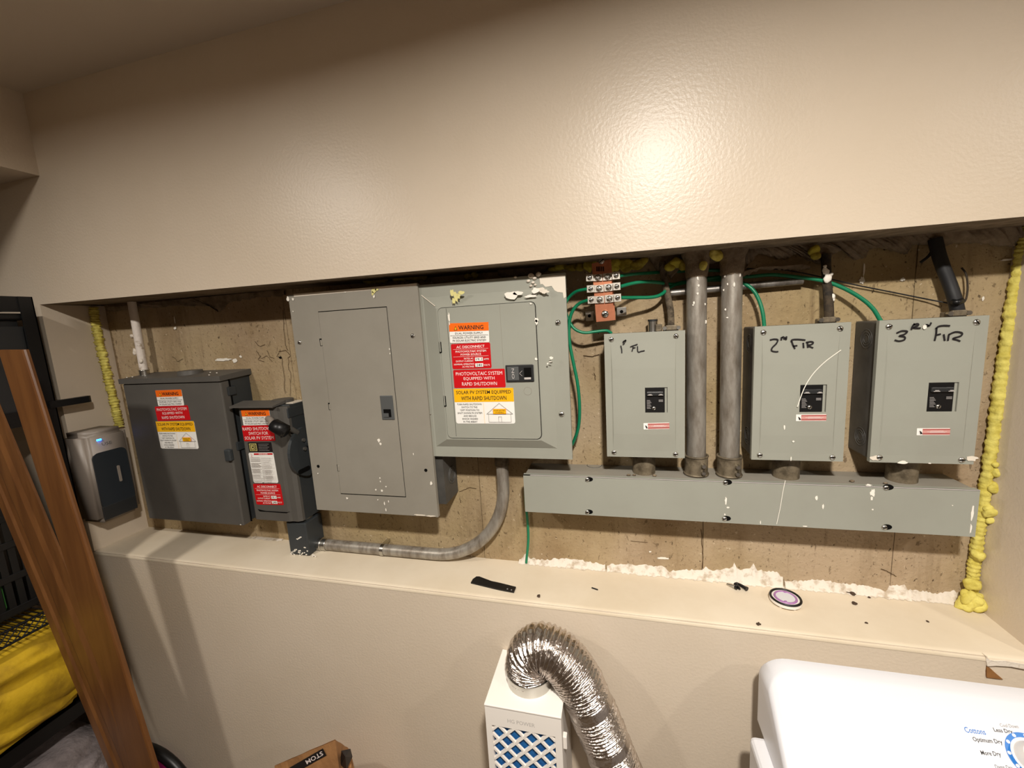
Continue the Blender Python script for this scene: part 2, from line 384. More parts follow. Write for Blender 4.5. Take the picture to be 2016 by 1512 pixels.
# ------------------------------------------------------------------ the setting
XL, XR = -1.885, 0.848          # niche sides
ZT, ZB = 0.145, -0.752          # niche soffit and ledge
YC = 0.185                      # face of the concrete
CEIL = 0.784; FLR = -CZ
RXL, RXR, RYB = -2.75, 2.3, -3.3
def sz(x): return ZT - 0.0062 * (x + 0.55)      # the soffit edge runs slightly out of level
def lz(x): return ZB - 0.0062 * (x + 0.55)      # and so does the ledge
struct(MB().box(RXL, RXR, RYB, 0.4, FLR - 0.05, FLR), 'floor', 'floor', label='brown floor of the basement utility room')
struct(MB().box(RXL, RXR, RYB, 0.4, CEIL, CEIL + 0.05), 'ceiling', 'ceil', label='flat off-white painted ceiling')
mb = MB(); mb.add([(RXL, 0, sz(RXL)), (RXR, 0, sz(RXR)), (RXR, 0, CEIL), (RXL, 0, CEIL), (RXL, 0.2, sz(RXL)), (RXR, 0.2, sz(RXR)), (RXR, 0.2, CEIL), (RXL, 0.2, CEIL)],
    [(0, 1, 2, 3), (4, 7, 6, 5), (3, 2, 6, 7), (0, 3, 7, 4), (1, 5, 6, 2)])
struct(mb, 'wall_front_upper', 'paint', label='glossy beige painted wall above the electrical niche')
mb = MB(); mb.add([(XL - 0.02, 0.0005, sz(XL)), (XR + 0.02, 0.0005, sz(XR)), (XR + 0.02, YC + 0.01, sz(XR) + 0.004), (XL - 0.02, YC + 0.01, sz(XL) + 0.004)], [(0, 1, 2, 3)])
struct(mb, 'wall_niche_soffit', 'plaster', label='unpainted underside of the niche opening')
mb = MB(); LWR = 0.752
mb.add([(RXL, 0, FLR), (LWR, 0, FLR), (LWR, 0, lz(LWR) - 0.002), (RXL, 0, lz(RXL) - 0.002), (RXL, 0.2, FLR), (LWR, 0.2, FLR), (LWR, 0.2, lz(LWR) - 0.002), (RXL, 0.2, lz(RXL) - 0.002)],
    [(0, 1, 2, 3), (4, 7, 6, 5), (3, 2, 6, 7), (0, 3, 7, 4), (1, 5, 6, 2)])
struct(mb, 'wall_front_lower', 'paint', label='beige painted half wall below the ledge')
mb = MB(); mb.box(LWR, RXR, 0.004, 0.2, FLR, lz(0.8) - 0.012)
struct(mb, 'wall_front_lower_right', 'paint', label='short lower wall piece behind the dryer')
mb = MB(); mb.box(RXL, XL, 0, 0.2, lz(XL), sz(XL)); struct(mb, 'wall_front_left', 'paint', label='beige wall left of the niche and its side reveal')
mb = MB(); mb.box(XR, RXR, 0, 0.2, lz(XR) + 0.0, sz(XR)); struct(mb, 'wall_front_right', 'paint', label='beige side reveal at the right end of the niche')
# ledge board: painted top with a slightly rounded, uneven lip
mb = MB(); n = 60
for i in range(n):
    xa = XL + (XR - XL) * i / n; xb = XL + (XR - XL) * (i + 1) / n
    def row(x):
        j = 0.0012 * noise.noise(Vector((x * 9, 0, 0)))
        z = lz(x)
        return [(x, YC + 0.005, z), (x, 0.012, z + j), (x, 0.003, z - 0.001 + j), (x, -0.0015, z - 0.005 + j), (x, -0.001, z - 0.013)]
    A, B = row(xa), row(xb)
    mb.add(A + B, [(k, k + 1, k + 6, k + 5) for k in range(4)], True)
struct(mb, 'trim_1', 'ledge', label='cream painted ledge along the bottom of the niche')
# concrete behind the boxes: poured bays with open joints
mb = MB(); mb.box(XL - 0.02, XR + 0.02, YC + 0.004, YC + 0.06, ZB - 0.03, ZT + 0.03)
base = struct(mb, 'wall_niche', 'seam', label='raw grey concrete wall at the back of the niche')
edges = [XL - 0.02, -1.63, -1.075, -0.43, 0.225, 0.675, XR + 0.02]
for i in range(6):
    a, b = edges[i] + 0.0009, edges[i + 1] - 0.0009; nx, nz = 14, 22; vs = []
    for j in range(nz + 1):
        for k in range(nx + 1):
            x = a + (b - a) * k / nx; z = ZB - 0.03 + (ZT - ZB + 0.06) * j / nz
            d = 0.0016 * noise.noise(Vector((x * 7, i * 3, z * 7)))
            if k in (0, nx): x += 0.0018 * noise.noise(Vector((z * 40, i * 5 + k, 0)))
            vs.append((x, YC + d, z))
    W = nx + 1
    mb = MB(); mb.add(vs, [(j * W + k, j * W + k + 1, (j + 1) * W + k + 1, (j + 1) * W + k) for j in range(nz) for k in range(nx)], True)
    for k0 in (0, nx):
        mb.add([(vs[j * W + k0][0], vs[j * W + k0][1] + dy, vs[j * W + k0][2]) for j in range(nz + 1) for dy in (0, 0.006)],
               [(2 * j, 2 * j + 1, 2 * j + 3, 2 * j + 2) for j in range(nz)])
    mb.build('concrete_bay', 'concrete', base)
def crack(pts, wd, seed):
    rnd = random.Random(seed); P = []
    for k in range(len(pts) - 1):
        for j in range(5): f = j / 5; P.append(U(pts[k][0] + (pts[k + 1][0] - pts[k][0]) * f + (rnd.random() - 0.5) * 3, pts[k][1] + (pts[k + 1][1] - pts[k][1]) * f, YC - 0.0022))
    P.append(U(*pts[-1], YC - 0.0022)); mb = MB(); mb.ribbon(P, wd); mb.build('crack', M['crackline'], base)
M['crackline'] = mat('crack_brown', (78, 60, 42), 0.95, spec=0.1)  # dark brown of the drawn crack lines
for i_, (pts, wd) in enumerate((([(556, 610), (562, 680), (566, 690)], 0.0016), ([(553, 700), (558, 730), (562, 775)], 0.0018), ([(566, 706), (572, 740), (571, 780)], 0.0014), ([(545, 702), (550, 692), (562, 690), (572, 700), (566, 705)], 0.0016), ([(505, 690), (512, 700), (508, 708), (520, 712)], 0.0014), ([(525, 690), (530, 702), (540, 706)], 0.0013), ([(500, 672), (512, 682), (522, 678)], 0.0013),
    ([(515, 706), (526, 700), (536, 712)], 0.0012), ([(905, 968), (925, 960), (938, 962)], 0.0016), ([(905, 980), (908, 990)], 0.0016), ([(1148, 700), (1165, 702), (1180, 698)], 0.002), ([(1170, 735), (1172, 748)], 0.002), ([(1380, 1042), (1384, 1080), (1382, 1122)], 0.0018), ([(1735, 1120), (1752, 1127), (1765, 1135)], 0.0016), ([(340, 702), (350, 712), (360, 706)], 0.0012), ([(1240, 1065), (1275, 1068)], 0.001))):
    crack(pts, wd, i_)
o_ = U(551, 704, YC - 0.002); MB().ball(o_, 0.006, 0.002, 0.004, 0.3, 100, 2).build('tie_hole', 'hole', base)
# room behind the camera
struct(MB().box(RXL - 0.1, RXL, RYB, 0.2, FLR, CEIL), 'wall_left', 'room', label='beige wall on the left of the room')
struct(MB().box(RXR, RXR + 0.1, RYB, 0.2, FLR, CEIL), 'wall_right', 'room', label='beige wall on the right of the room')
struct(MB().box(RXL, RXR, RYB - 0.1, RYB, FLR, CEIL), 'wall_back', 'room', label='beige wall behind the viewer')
struct(MB().box(RXL, -1.757, RYB, 0.0, 0.546, CEIL), 'ceiling_soffit', 'paint', label='boxed soffit under the ceiling in the upper left corner')

# ------------------------------------------------------------------ label prints
def p_warning(F):
    F.rect(0, 0, 1, 0.42, 'label_orange')
    F.poly([(0.12, 0.36), (0.165, 0.14), (0.21, 0.36)], 'ink'); F.poly([(0.135, 0.335), (0.165, 0.19), (0.195, 0.335)], 'label_yellow')
    F.text('WARNING', 0.555, 0.235, 0.63, 0.21, 'ink', True)
    F.text('DUAL POWER SUPPLY', 0.5, 0.52, 0.7, 0.09, 'ink')
    F.line([(0.02, 0.63), (0.98, 0.63)], 0.0006, 'ink')
    F.text('SOURCES: UTILITY GRID AND', 0.5, 0.735, 0.84, 0.095, 'ink'); F.text('PV SOLAR ELECTRIC SYSTEM', 0.5, 0.885, 0.84, 0.095, 'ink')
def p_acdisc(F):
    W = 'ink_white'
    F.text('AC DISCONNECT', 0.5, 0.13, 0.72, 0.1, W, True); F.line([(0.05, 0.22), (0.95, 0.22)], 0.0006, W)
    F.text('PHOTOVOLTAIC SYSTEM', 0.5, 0.31, 0.78, 0.08, W, True); F.text('POWER SOURCE', 0.5, 0.43, 0.52, 0.08, W, True)
    F.line([(0.05, 0.51), (0.95, 0.51)], 0.0006, W)
    F.text('RATED AC', 0.44, 0.59, 0.24, 0.065, W, True); F.text('OUTPUT CURRENT', 0.33, 0.69, 0.46, 0.065, W, True)
    F.text('NOMINAL OPERATING', 0.31, 0.81, 0.52, 0.065, W, True); F.text('AC VOLTAGE', 0.41, 0.91, 0.3, 0.065, W, True)
    F.rect(0.6, 0.56, 0.8, 0.7, 'label_white'); F.text('19.1', 0.7, 0.63, 0.15, 0.09, 'ink', True); F.text('AMPS', 0.885, 0.635, 0.13, 0.065, W, True)
    F.rect(0.6, 0.79, 0.8, 0.93, 'label_white'); F.text('240', 0.7, 0.86, 0.15, 0.09, 'ink', True); F.text('VOLTS', 0.89, 0.865, 0.15, 0.065, W, True)
def p_pv(F):
    W = 'ink_white'
    F.text('PHOTOVOLTAIC SYSTEM', 0.5, 0.22, 0.9, 0.19, W); F.text('EQUIPPED WITH', 0.5, 0.5, 0.6, 0.19, W); F.text('RAPID SHUTDOWN', 0.5, 0.78, 0.68, 0.19, W)
def p_switchfor(F):
    W = 'ink_white'
    F.text('RAPID SHUTDOWN', 0.5, 0.22, 0.96, 0.2, W); F.text('SWITCH FOR', 0.5, 0.51, 0.62, 0.2, W); F.text('SOLAR PV SYSTEM', 0.5, 0.8, 0.92, 0.2, W)
def p_solar(F):
    F.rect(0, 0, 1, 0.38, 'label_yellow')
    F.text('SOLAR PV SYSTEM EQUIPPED', 0.5, 0.115, 0.92, 0.115, 'ink', True); F.text('WITH RAPID SHUTDOWN', 0.5, 0.275, 0.76, 0.115, 'ink', True)
    for i, (t, wd) in enumerate((('TURN RAPID SHUTDOWN', 0.42), ('SWITCH TO THE', 0.27), ('"OFF" POSITION TO', 0.33), ('SHUT DOWN PV SYSTEM', 0.42), ('AND REDUCE', 0.22), ('SHOCK HAZARD', 0.27), ('IN THE ARRAY', 0.24))):
        F.text(t, 0.25, 0.445 + 0.083 * i, wd, 0.05, 'ink')
    F.line([(0.495, 0.4), (0.495, 0.99)], 0.0006, 'label_yellow')
    K = 'ink_grey'
    F.line([(0.54, 0.72), (0.755, 0.42), (0.97, 0.72)], 0.0009, K); F.line([(0.54, 0.72), (0.97, 0.72)], 0.0009, K)
    F.line([(0.57, 0.72), (0.57, 0.95)], 0.0009, K); F.line([(0.57, 0.95), (0.94, 0.95)], 0.0009, K); F.line([(0.94, 0.95), (0.94, 0.72)], 0.0009, K)
    F.line([(0.735, 0.95), (0.735, 0.79)], 0.0008, K); F.line([(0.735, 0.79), (0.785, 0.79)], 0.0008, K); F.line([(0.785, 0.79), (0.785, 0.95)], 0.0008, K)
    F.rect(0.65, 0.575, 0.865, 0.715, 'label_orange'); F.rect(0.653, 0.58, 0.862, 0.71, 'label_yellow')
    F.text('SOLAR ELECTRIC', 0.757, 0.62, 0.19, 0.035, 'ink', True); F.text('PV PANELS', 0.757, 0.675, 0.13, 0.035, 'ink', True)

def splatter(parent, blobs, Y, m='spat', name='paint_splatter', seed=0, label=None):
    mb = MB()
    for i, (x, y, rx, ry) in enumerate(blobs):
        jag(mb, U(x, y, Y), rx / 680, ry / 680, seed + i, n=12)
    return tag(mb.build(name, m, parent), label, kind='stuff')

# ------------------------------------------------------------------ load centre with flush door
Y3 = 0.062
k_ = (1 + Y3) / 1.09
x0, x1, z0, z1 = -0.968 * k_, -0.536 * k_, -0.571 * k_, 0.123 * k_
p3 = thing('load_center', (x0 / 2 + x1 / 2, YC, z0), 'tall flat grey breaker panel with closed flush door, beside the safety switch', 'breaker panel')
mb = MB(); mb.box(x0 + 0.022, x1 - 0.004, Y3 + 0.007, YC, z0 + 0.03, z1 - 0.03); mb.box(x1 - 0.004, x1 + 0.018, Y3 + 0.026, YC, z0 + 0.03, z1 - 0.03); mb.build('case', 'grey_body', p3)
dx0, dx1, dz0, dz1 = -0.868 * k_, -0.639 * k_, -0.511 * k_, 0.066 * k_
mb = MB()                                     # cover plate with the door opening cut out and a turned edge
g = 0.0012
ZL = [z0, dz0 - g, dz1 + g, z1]; XLs = [x0, dx0 - g, dx1 + g, x1]
for i in range(3):
    for j in range(3):
        if i == 1 and j == 1: continue
        mb.add([(XLs[i], Y3, ZL[j]), (XLs[i + 1], Y3, ZL[j]), (XLs[i + 1], Y3, ZL[j + 1]), (XLs[i], Y3, ZL[j + 1])], [(0, 1, 2, 3)])
e = 0.012
for a, b in (((x0, z0), (x1, z0)), ((x1, z0), (x1, z1)), ((x1, z1), (x0, z1)), ((x0, z1), (x0, z0))):
    mb.add([(a[0], Y3, a[1]), (b[0], Y3, b[1]), (b[0], Y3 + e, b[1]), (a[0], Y3 + e, a[1])], [(0, 1, 2, 3)])
mb.build('cover', 'grey_warm', p3)
MB().box(dx0 - 0.004, dx1 + 0.004, Y3 + 0.004, Y3 + 0.006, dz0 - 0.004, dz1 + 0.004).build('door_gap', 'seamline', p3)
door = MB().box(dx0 - g + 0.0004, dx1 - g, Y3 - 0.001, Y3 + 0.003, dz0 + g, dz1 - g, 0.0008, 1).build('door', 'grey_warm', p3)
cx, cz, wd, ht, an = rectpx((748, 779), (773, 778), (778, 826), (754, 826), Y3)
mb = MB(); mb.box(cx - wd / 2, cx + wd / 2, Y3 - 0.0035, Y3, cz - ht / 2, cz + ht / 2, 0.0015)
la = mb.build('latch', 'latch', door)
mb = MB(); mb.box(cx - wd * 0.3, cx + wd * 0.28, Y3 - 0.0044, Y3 - 0.003, cz - ht * 0.38, cz - ht * 0.06); mb.build('latch_recess', 'hole', door)
mb = MB(); mb.box(cx - wd * 0.3, cx + wd * 0.1, Y3 - 0.0062, Y3 - 0.004, cz - ht * 0.38, cz - ht * 0.22); mb.build('latch_tab', 'latch', door)
for px in ((632.5, 673.8), (649.5, 800), (666.7, 921)):
    p = U(*px, Y3); mb = MB(); mb.box(p.x - 0.0045, p.x + 0.0045, Y3 - 0.0008, Y3 + 0.002, p.z - 0.011, p.z + 0.011)
    h = mb.build('hinge_slot', 'hole', p3)
    mb = MB(); mb.box(p.x - 0.0018, p.x + 0.0032, Y3 - 0.003, Y3 + 0.001, p.z - 0.010, p.z + 0.007, 0.001); mb.build('hinge_knuckle', 'grey_warm', h)
for px in ((590.4, 674), (813, 661)): screw(p3, U(*px, Y3), 0.0065)
for px in ((838.4, 925.8), (626.6, 918)):
    p = U(*px, Y3); MB().cyl((p.x, Y3 - 0.0006, p.z), (p.x, Y3 + 0.002, p.z), 0.005, seg=16).build('screw_hole', 'hole', p3)
for zc in (-0.505,):                           # conduit knockouts on the right side of the case
    mb = MB(); mb.ring((x1 + 0.019, 0.145, -0.455), (1, 0, 0), 0.026, 0.0015); mb.ring((x1 + 0.019, 0.145, -0.455), (1, 0, 0), 0.018, 0.0012)
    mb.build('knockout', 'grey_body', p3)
splatter(p3, [(746, 867, 3.5, 5), (749, 874, 3, 3), (748, 941, 1.5, 2.5), (749, 948, 1.5, 2), (740, 964, 2, 2), (752, 966, 3, 3), (760, 958, 2, 1.5), (744, 984, 1.5, 1.5), (757, 991, 1.5, 5),
    (760, 1004, 1.5, 4), (765, 987, 1, 3), (683.5, 981, 3, 3), (814, 894, 1, 3), (736, 583, 2.5, 4), (849, 951, 3, 5), (626, 932, 1.5, 1.5), (567, 588, 4, 6), (577, 589, 4, 3), (577, 613, 1.5, 1.5), (680, 575, 3, 1.3),
    (767, 687, 1.2, 2), (768, 696, 1.2, 2)], Y3 - 0.0012, seed=3)
splatter(p3, [(826, 1014, 14, 1.8), (848, 1016, 12, 2.0)], Y3 - 0.0012, m='cream_paint', seed=31, label='cream paint along the lower edge')
splatter(p3, [(736, 572, 7, 6), (734, 578, 3, 5), (742, 570, 5, 3)], Y3 - 0.0012, m='foam_smear', name='foam_smear', seed=37)
mb = MB(); mb.box(x0 + 0.02, x1 - 0.002, Y3 - 0.0008, Y3 + 0.004, z1 - 0.0065, z1 + 0.0012); mb.build('painted_edge', 'cream_paint', p3)

# ------------------------------------------------------------------ solar panel board with labels
Y4 = 0.070
k_ = (1 + Y4) / 1.09
x0, x1, z0, z1 = -0.534 * k_, -0.123 * k_, -0.378 * k_, 0.118 * k_
p4 = thing('solar_load_center', (x0 / 2 + x1 / 2, YC, z0), 'grey breaker panel with raised cover carrying red and yellow solar labels', 'breaker panel')
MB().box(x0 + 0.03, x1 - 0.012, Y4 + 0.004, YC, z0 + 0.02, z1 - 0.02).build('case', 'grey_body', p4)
def rect4(x0, x1, z0, z1, y): return [(x0, y, z0), (x1, y, z0), (x1, y, z1), (x0, y, z1)]
YD = Y4 - 0.016
ro = rect4(x0 + 0.001, x1, z0, z1, Y4); rb = rect4(x0 + 0.001, x1, z0, z1, Y4 + 0.012)
ri = rect4(x0 + 0.012, x1 - 0.040, z0 + 0.030, z1 - 0.034, Y4); rc = rect4(x0 + 0.054, x1 - 0.078, z0 + 0.056, z1 - 0.066, YD)
mb = MB()
for A, B in ((rb, ro), (ro, ri), (ri, rc)):
    mb.add(A + B, [(i, (i + 1) % 4, (i + 1) % 4 + 4, i + 4) for i in range(4)])
mb.add(rc, [(0, 1, 2, 3)]); mb.build('cover', 'grey', p4)
cx, cz, wd, ht, an = rectpx((861, 607), (1054, 594), (1065, 864), (884, 861), YD)
DX0, DX1, DZ0, DZ1 = cx - wd / 2, cx + wd / 2, cz - ht / 2, cz + ht / 2
mb = MB(); mb.prism_y(rrect(DX0 - 0.0015, DX1 + 0.002, DZ0 - 0.002, DZ1 + 0.0015, 0.014), YD - 0.0006, YD); mb.build('door_gap', 'seamline', p4)
YF = YD - 0.003
mb = MB(); mb.prism_y(rrect(DX0, DX1, DZ0, DZ1, 0.013), YF, YD - 0.0003); door = mb.build('door', 'grey', p4)
def vline(px0, px1, Y, wd=0.0009):
    a, b = U(*px0, Y), U(*px1, Y); x = (a.x + b.x) / 2
    return MB().box(x - wd / 2, x + wd / 2, Y - 0.0004, Y + 0.0005, min(a.z, b.z), max(a.z, b.z))
vline((879.5, 607), (897, 859), YF).build('hinge_crease', 'grey_body', door)
vline((983, 600), (992, 725), YF, 0.0006).build('crease', 'grey_warm', door)
for px in ((867, 684), (876, 790)):
    p = U(*px, YF); mb = MB(); mb.box(p.x - 0.0035, p.x + 0.0035, YF - 0.0006, YF + 0.001, p.z - 0.015, p.z + 0.015); h = mb.build('hinge_slot', 'hole', p4)
    MB().box(p.x - 0.002, p.x + 0.0012, YF - 0.0025, YF, p.z - 0.012, p.z + 0.015, 0.0008).build('hinge_knuckle', 'grey', h)
cx, cz, wd, ht, an = rectpx((995.4, 718.7), (1050.5, 717.1), (1052.2, 751.6), (997, 751.6), YF)
mb = MB(); mb.box(cx - wd / 2, cx + wd / 2, YF - 0.004, YF, cz - ht / 2, cz + ht / 2, 0.002); mb.build('latch', 'latch_dark', door)
MB().box(cx - wd * 0.44, cx - 0.002, YF - 0.0052, YF - 0.003, cz - ht * 0.4, cz + ht * 0.4, 0.0012).build('latch_plate', 'latch', door)
MB().box(cx + wd * 0.16, cx + wd * 0.42, YF - 0.0046, YF - 0.003, cz - ht * 0.36, cz + ht * 0.32).build('latch_recess', 'hole', door)
MB().box(cx + wd * 0.16, cx + wd * 0.4, YF - 0.0065, YF - 0.004, cz - ht * 0.36, cz - ht * 0.24, 0.0006).build('latch_tab', 'ink_pale', door)
F = Face((cx - wd / 2, YF - 0.0052, cz + ht / 2), (wd, 0, 0), (0, 0, -ht), (0, -1, 0))
F.text('ON', 0.27, 0.5, 0.36, 0.16, 'ink_pale', rot=math.pi / 2); F.line([(0.5, 0.5), (0.6, 0.35)], 0.0008, 'ink_pale'); F.line([(0.5, 0.5), (0.6, 0.65)], 0.0008, 'ink_pale'); F.build('latch_marking', door)
p = U(1039, 770, YF); MB().ring((p.x, YF, p.z), (0, 1, 0), 0.0105, 0.0005).build('stamped_circle', 'grey_warm', door)
for px in ((1098.6, 635), (1105.7, 815)): screw(p4, U(*px, Y4), 0.0075, ang=0.7 if px[1] < 700 else 0.1)
screw(p4, U(846.5, 815.5, Y4), 0.004)
sticker(p4, 'warning_label', rectpx((884.3, 636.7), (961.7, 633.8), (963.7, 673.7), (885.9, 675.2), YF), YF, 'label_white', p_warning, 'orange and white dual power supply warning label')
sticker(p4, 'disconnect_label', rectpx((888, 677.5), (965.2, 674), (967.6, 724.8), (891, 727), YF), YF, 'label_red', p_acdisc, 'red label with handwritten current and voltage')
sticker(p4, 'rapid_shutdown_label', rectpx((892.2, 728.3), (993.3, 725.9), (995.9, 762.2), (894.6, 764.3), YF), YF, 'label_red', p_pv, 'red label with white capitals')
sticker(p4, 'solar_label', rectpx((893.8, 765.4), (1011.3, 763.5), (1014, 833.8), (898, 833.8), YF), YF, 'label_white', p_solar, 'yellow and white label with a house drawing')
splatter(p4, [(1005, 582, 15, 9), (1020, 577, 12, 4), (1045, 583, 14, 3), (1055, 572, 8, 6), (1056, 630, 5, 5), (1056, 634, 3, 6), (1055, 707, 3, 3), (1085, 704, 4, 3), (1084, 712, 4, 1.2), (1078, 716, 2, 2),
    (884, 625, 2.5, 10), (885, 636, 1, 4), (1045, 598, 2.5, 2)], YD - 0.0045, seed=60)
mb = MB(); mb.prism_y([(U(x, y, Y4).x, U(x, y, Y4).z) for x, y in ((1062, 547), (1075, 544.5), (1090, 542), (1112.5, 541), (1113.5, 560), (1114.5, 584), (1110, 588), (1108, 576), (1098, 575), (1092, 572), (1086, 563), (1074, 565), (1068, 559), (1064, 560))], Y4 - 0.0009, Y4 + 0.0002)
tag(mb.build('paint_patch', 'cream_paint', p4), 'cream wall paint over the top corner')
splatter(p4, [(1062, 570, 12, 4), (1072, 574, 10, 4)], YD - 0.002, m='cream_paint', name='paint_patch', seed=75)
splatter(p4, [(890, 577, 5, 8), (898, 585, 5, 11), (908, 576, 7, 4), (893, 592, 4, 7), (903, 582, 4, 7)], YD - 0.006, m='foam_smear', name='foam_smear', seed=85)
mb = MB()
for i, (x, y, r) in enumerate(((1046, 543, 6), (1060, 540, 5), (1053, 548, 4), (1040, 553, 3.5), (1049, 556, 3), (1045, 563, 3), (1015, 546, 2.5), (1054, 561, 2.5))):
    mb.ball(U(x, y, Y4 - 0.002), r / 680, 0.005, r * 0.8 / 680, 0.2, 120, 2, i)
tag(mb.build('plaster_crumbs', 'white_plaster', p4), kind='stuff')
mb = MB(); a, b = U(829.5, 581, Y4 - 0.001), U(856.5, 602.5, YD - 0.001); mb.ribbon([a, b], 0.0022); mb.build('edge_chip', 'cream_paint', p4)

# ------------------------------------------------------------------ three floor disconnects
YE = 0.082
def enclosure():
    w2, z0, z1 = 0.096, -0.3645, -0.0425
    t = thing('breaker_enclosure', (0, YC, z0), 'x', 'breaker box', 'three grey single breaker boxes over the wireway')
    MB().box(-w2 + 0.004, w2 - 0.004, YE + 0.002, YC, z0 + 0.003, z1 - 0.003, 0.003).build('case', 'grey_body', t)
    mb = MB(); ro = rect4(-w2, w2, z0, z1, YE); rb = rect4(-w2, w2, z0, z1, YE + 0.011)
    r1 = rect4(-w2 + 0.016, w2 - 0.021, z0 + 0.018, z1 - 0.020, YE); r2 = rect4(-w2 + 0.0185, w2 - 0.0235, z0 + 0.062, z1 - 0.090, YE - 0.0022)
    # window for the breaker left open in the raised middle
    wx0, wx1, wz0, wz1 = 0.0015, 0.055, -0.246, -0.1815
    for A, B in ((rb, ro), (ro, r1), (r1, r2)): mb.add(A + B, [(i, (i + 1) % 4, (i + 1) % 4 + 4, i + 4) for i in range(4)])
    rw = rect4(wx0, wx1, wz0, wz1, YE - 0.0022); mb.add(r2 + rw, [(i, (i + 1) % 4, (i + 1) % 4 + 4, i + 4) for i in range(4)])
    rw2 = rect4(wx0, wx1, wz0, wz1, YE + 0.01); mb.add(rw + rw2, [(i, (i + 1) % 4, (i + 1) % 4 + 4, i + 4) for i in range(4)])
    mb.build('cover', 'grey', t)
    b = MB().box(wx0 + 0.0006, wx1 - 0.0068, YE - 0.0012, YE + 0.03, wz0 + 0.0006, wz1 - 0.0006, 0.0008, 1).build('breaker', 'black', t)
    MB().box(wx1 - 0.0062, wx1 - 0.001, YE + 0.0008, YE + 0.02, wz0, wz1).build('filler_strip', 'grey', t)
    bx0, bx1 = wx0 + 0.004, wx1 - 0.010
    MB().box(bx0, bx1, YE - 0.006, YE, wz1 - 0.0205, wz1 - 0.0105, 0.0012).build('toggle', 'latch_dark', b)
    F = Face((bx0, YE - 0.0012, wz1), (bx1 - bx0, 0, 0), (0, 0, wz0 - wz1), (0, -1, 0))
    for k in range(8): F.rect(0.0, 0.5 + k * 0.045, 0.2 + 0.08 * ((k * 7) % 3) / 2, 0.52 + k * 0.045, 'ink_grey')
    for k in range(2): F.rect(0.72, 0.48 + k * 0.05, 0.98, 0.51 + k * 0.05, 'ink_grey')
    F.rect(0.08, 0.16, 0.25, 0.18, 'ink_grey'); F.rect(0.7, 0.16, 0.9, 0.18, 'ink_grey')
    F.n = Vector((0, -1, 0)); F.o.y = YE - 0.006
    F.rect(0.04, 0.27, 0.34, 0.29, 'ink_pale'); F.rect(0.7, 0.27, 0.98, 0.29, 'ink_pale'); F.rect(0.1, 0.24, 0.28, 0.26, 'ink_pale'); F.rect(0.76, 0.24, 0.92, 0.26, 'ink_pale')
    F.build('breaker_print', b)
    screw(b, (bx0 + 0.017, YE - 0.0012, wz0 + 0.0115), 0.005, name='terminal_screw', ang=1.2)
    for x, z, a in ((-w2 + 0.018, z1 - 0.014, 0.5), (w2 - 0.021, z1 - 0.013, 2.2), (-w2 + 0.018, z0 + 0.012, 0.3), (w2 - 0.022, z0 + 0.010, 0.15)):
        screw(t, (x, YE, z), 0.0065, name='cover_screw', ang=a)
    for sx in (-1, 1):                      # ringed knockouts in the side walls
        for z in (-0.085, -0.318):
            mb = MB()
            for R in (0.022, 0.0155, 0.01): mb.ring((sx * (w2 - 0.004), 0.135, z), (1, 0, 0), R, 0.0009, 24, 6)
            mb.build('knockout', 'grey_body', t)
    MB().cyl((0.0, 0.14, z0 + 0.006), (0.0, 0.14, -0.4253), 0.03, seg=24).build('nipple', 'fitting', t)
    # cable clamp on the roof
    mb = MB(); mb.box(0.052, 0.087, 0.125, 0.15, z1 - 0.004, z1 + 0.009, 0.002); mb.box(0.056, 0.083, 0.119, 0.126, z1, z1 + 0.013, 0.002)
    c = mb.build('cable_clamp', 'fitting', t)
    for x in (0.053, 0.086): MB().cyl((x, 0.118, z1 + 0.006), (x, 0.126, z1 + 0.006), 0.005, seg=12).build('clamp_screw', 'steel', c)
    return t
XE = (0.0655, 0.409, 0.6535)
e1 = enclosure(); e2 = copy_tree(e1); e3 = copy_tree(e1)
for e, x, lb in zip((e1, e2, e3), XE, ('grey breaker box marked 1st FL by hand, left of the two big conduits', 'grey breaker box marked 2nd FLR, with a curved white scratch', 'grey breaker box marked 3RD FLR, nearest the yellow foam corner')):
    def fix(o, d):
        ORIGIN[o.name] = ORIGIN[o.name] + d
        for c in o.children: fix(c, d)
    e.location.x = x; fix(e, Vector((x, 0, 0))); e['label'] = lb
YS = YE - 0.0024
def danger(F):
    F.rect(0.17, 0.06, 1, 0.94, 'label_pink'); F.rect(0.17, 0.14, 1, 0.24, 'danger'); F.rect(0.17, 0.7, 1, 0.8, 'danger')
    for k, (a, b) in enumerate(((0.4, 0.8), (0.3, 0.9), (0.38, 0.85))): F.rect(a, 0.36 + k * 0.11, b, 0.40 + k * 0.11, 'ink_white')
    F.poly([(0.06, 0.3), (0.12, 0.45), (0.16, 0.75), (0.1, 0.8), (0.08, 0.5)], 'ink')
for e, q in ((e1, ((1267, 833), (1317.8, 832), (1317.8, 844.5), (1267, 845.5))), (e2, ((1567, 816), (1627, 815.5), (1626, 828.5), (1567, 829))), (e3, ((1805.5, 843), (1870.5, 843), (1869, 856.5), (1804, 857)))):
    sticker(e, 'danger_label', rectpx(*q, YS), YS, 'label_white', danger, 'small faded red danger strip')
def hand(e, strokes, ox, oy, sc, wd=0.0034):
    mb = MB()
    for s in strokes:
        pts = [U(ox + x * sc, oy + y * sc, YS - 0.0004) for x, y in s]
        mb.ribbon(crom(pts, 5) if len(pts) > 2 else pts, wd)
    mb.build('handwriting', 'ink', e)
k1 = 340 / 1606
